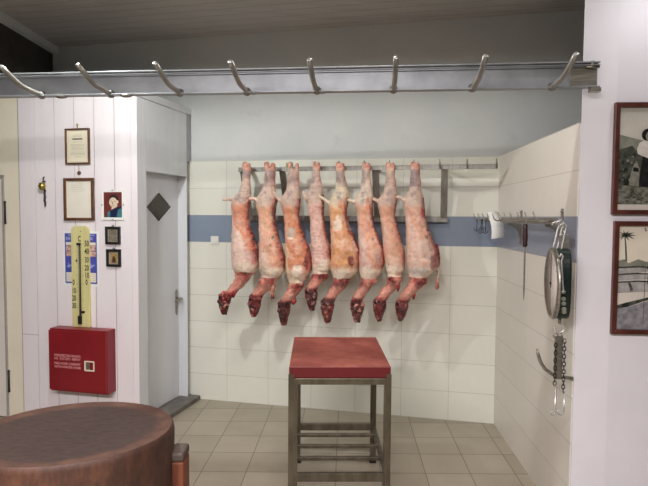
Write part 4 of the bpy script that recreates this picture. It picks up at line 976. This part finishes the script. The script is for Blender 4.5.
# wall hook: bent rod coming out of the right wall
a0 = RIGHT.hit(571, 378.5, .012); 
t = thing('wall_hook', 'thick bent steel rod hook on the right wall behind the chains', 'hook', RIGHT.w(a0[0] - .0, 0, a0[1]), RIGHT.th)
def rp(px, py, off): q = RIGHT.hit(px, py, off); return (q[0] - a0[0], -off, q[1] - a0[1])
base = rp(571, 378.5, .0)
pts = [rp(573, 378.5, 0.0)]
for px, py, Y in ((562, 377, 2.30), (552, 374, 2.30), (545, 369, 2.30), (540.5, 362, 2.30), (538.2, 355, 2.30), (537, 349, 2.30)):
    s_, z_ = depth(Y).hit(px, py); wv = Vector((s_, Y, 0)) - RIGHT.o; pts.append((wv.dot(RIGHT.u) - a0[0], -wv.dot(RIGHT.n), z_ - a0[1]))
MB().tube(pts, [.008] * 5 + [.0075, .004], 10).build('rod', M_STEEL, t)

# ------------------------------------------------------------------ old photographs on the white wall, right
def bw(name, a, b, sc=40): return vary(name, c(*a), c(*b), sc, .25)
M_SKY = bw('photo_sky', (176, 172, 160), (200, 196, 184), 6); M_HILL = bw('photo_hill', (110, 112, 100), (138, 138, 124), 14); M_BUSH = bw('photo_bush', (34, 38, 34), (86, 88, 78), 45)
M_GRND = bw('photo_ground', (62, 64, 56), (128, 126, 114), 60); M_DRESS = bw('photo_dark_cloth', (26, 24, 26), (40, 38, 40)); M_BLOUSE = bw('photo_white_cloth', (196, 190, 180), (214, 208, 198)); M_GREYM = bw('photo_grey', (110, 108, 98), (140, 138, 126))
M_MAT = bw('photo_margin', (206, 196, 186), (216, 206, 196), 8); M_SKY2 = bw('photo_pale_sky', (214, 204, 186), (226, 216, 198), 6); M_WATER = bw('photo_shore', (112, 110, 116), (150, 146, 150), 40); M_BOAT = bw('photo_boat', (140, 136, 134), (176, 172, 168), 30)
def mapper(mb, w, z0, z1):
    h = z1 - z0
    def poly(pts, k, lift): mb.prism([(-w + 2 * w * u, z0 + h * v) for u, v in pts], -.006 - lift, -.006, k)
    return poly
def photo1(mb, w, z0, z1):
    P = mapper(mb, w, z0, z1)
    P([(0, .05), (1, .05), (1, 1), (0, 1)], 1, .0002)
    P([(0, .55), (1, .55), (1, .58), (.7, .66), (.35, .68), (.12, .72), (0, .74)], 2, .0004)
    bush = [(0, .10), (1, .10), (1, .50), (.85, .55), (.70, .52), (.58, .56), (.42, .50), (.36, .56), (.26, .58), (.20, .63), (.12, .61), (.05, .60), (0, .58)]
    P(bush, 3, .0006); P([(0, .055), (1, .055), (1, .22), (.6, .24), (.35, .22), (0, .25)], 4, .0008)
    for i in range(26):
        u, v = random.uniform(.02, .95), random.uniform(.06, .22); r = random.uniform(.01, .03); P([(u - r * 1.5, v), (u, v - r * .4), (u + r * 1.5, v), (u, v + r * .5)], random.choice((3, 7, 7)), .0009)
    for i in range(30):
        u, v = random.uniform(.02, .40), random.uniform(.26, .54); r = random.uniform(.008, .02); P([(u - r, v), (u, v - r), (u + r, v), (u, v + r * .8)], random.choice((4, 7, 3)), .0009)
    # standing woman, and a second figure beside her
    for du in (0, .27):
        P([(.30 + du, .23), (.52 + du, .22), (.50 + du, .44), (.47 + du, .56), (.36 + du, .56), (.34 + du, .44)], 5, .0012 + du * .001)
        P([(.34 + du, .53), (.28 + du, .55), (.27 + du, .60), (.30 + du, .655), (.36 + du, .68), (.46 + du, .68), (.52 + du, .65), (.54 + du, .58), (.51 + du, .53), (.42 + du, .51)], 6, .0014 + du * .001)
        el = lambda a, b, p, q: [(a + p * math.cos(k * math.pi / 9), b + q * math.sin(k * math.pi / 9)) for k in range(18)]
        P(el(.415 + du, .735, .085, .060), 5, .0015 + du * .001); P(el(.435 + du, .722, .052, .045), 7, .0017 + du * .001)
    P([(.17, .24), (.31, .23), (.315, .40), (.27, .48), (.23, .44), (.20, .38)], 7, .0013)
    P([(.22, .38), (.30, .37), (.30, .41), (.23, .42)], 5, .0014)
    return [M_SKY, M_HILL, M_BUSH, M_GRND, M_DRESS, M_BLOUSE, M_GREYM]
def photo2(mb, w, z0, z1):
    P = mapper(mb, w, z0, z1)
    P([(0, .35), (1, .35), (1, 1), (0, 1)], 1, .0002)
    P([(0, .60), (1, .60), (1, .66), (.72, .65), (.60, .68), (.42, .655), (.30, .68), (.16, .64), (.10, .68), (0, .66)], 3, .0004)
    P([(0, 0), (1, 0), (1, .60), (0, .60)], 5, .0005)
    P([(0, 0), (1, 0), (1, .36), (.6, .30), (.36, .26), (.2, .22), (0, .21)], 4, .0007)
    P([(0, .20), (.18, .22), (.38, .27), (.6, .31), (1, .37), (1, .385), (.6, .335), (.38, .30), (.15, .26), (0, .23)], 2, .0009)
    # hulls drawn up on the shore
    for v0, v1, e in ((.56, .60, .50), (.49, .535, .52), (.37, .46, .60)):
        P([(0, v0 - .02), (.25, v0 - .01), (e - .05, v0), (e, v1), (.3, v1 + .005), (0, v1 - .01)], 6, .0010)
        P([(0, v1 - .012), (.3, v1), (e, v1 - .004), (e, v1 + .008), (.3, v1 + .016), (0, v1 + .002)], 2, .0012)
    P([(.16, .46), (.2, .45), (.24, .38), (.20, .37)], 2, .0013)
    # palm
    P([(.115, .66), (.14, .66), (.125, .80), (.10, .92), (.085, .92), (.105, .80)], 2, .0010)
    for a, l in ((0, .17), (28, .16), (62, .12), (100, .12), (140, .14), (175, .15), (205, .15), (-28, .17), (-60, .13), (240, .12)):
        q = rad(a); u0, v0 = .095, .915; u1, v1 = u0 + l * math.cos(q), v0 + l * .42 * math.sin(q) - .012; nu, nv = -math.sin(q) * .016, math.cos(q) * .010
        u1 = max(u1, .005); v1 = min(v1, .995); P([(u0 - nu, v0 - nv), (u1, v1), (u0 + nu, v0 + nv + .004)], 2, .0014)
    for i in range(16):
        u, v = random.uniform(.30, .98), random.uniform(.93, .985); r = .016; P([(u - r, v), (u, v - r * .6), (u + r, v), (u, v + r * .5)], 2, .0012)
    # fisherman and net pole
    P([(.48, .58), (.55, .56), (.66, .72), (.78, .78), (.82, .72), (.66, .58), (.60, .48), (.50, .50)], 7, .0015)
    P([(.44, .44), (.54, .44), (.58, .53), (.50, .56), (.44, .52)], 2, .0016); P([(.42, .585), (.50, .585), (.50, .61), (.44, .615)], 2, .0016)
    P([(.395, .10), (.402, .10), (.405, .60), (.40, .60)], 2, .0017)
    return [M_SKY2, M_BUSH, M_HILL, M_WATER, M_MAT, M_BOAT, M_BLOUSE]
za_, zb_ = WFR.hit(616.5, 102.6, .01)[1], WFR.hit(613, 214.5, .01)[1]
zc_, zd_ = WFR.hit(615, 221, .01)[1], WFR.hit(611.5, 333.7, .01)[1]
for (L_, za, zb, lab, dfn) in ((WFR.hit(614.2, 160, .02)[0], za_, zb_, 'upper old black and white photograph, standing figures in dark skirts, mahogany frame', photo1), (WFR.hit(613.4, 277, .02)[0], zc_, zd_, 'lower old black and white photograph with palm and boats, mahogany frame', photo2)):
    Wd = .165 * 2; t = thing('picture_frame', lab, 'framed photograph', WFR.w(L_ + Wd / 2, .001, zb), WFR.th); Hh = za - zb; W = Wd / 2; bw_ = .020
    ring(MB(), -W, W, 0, Hh, bw_, -.020, 0).build('frame', M_FRAME2, t, .002)
    mb = MB().box(-W + bw_ * .9, W - bw_ * .9, -.006, -.001, bw_ * .9, Hh - bw_ * .9)
    mats = [M_MAT] + dfn(mb, W - bw_, bw_, Hh - bw_)
    mb.build('print', mats, t)
for o in COL.objects:
    if o.type == 'MESH' and o.name.startswith('tag_block'): pass
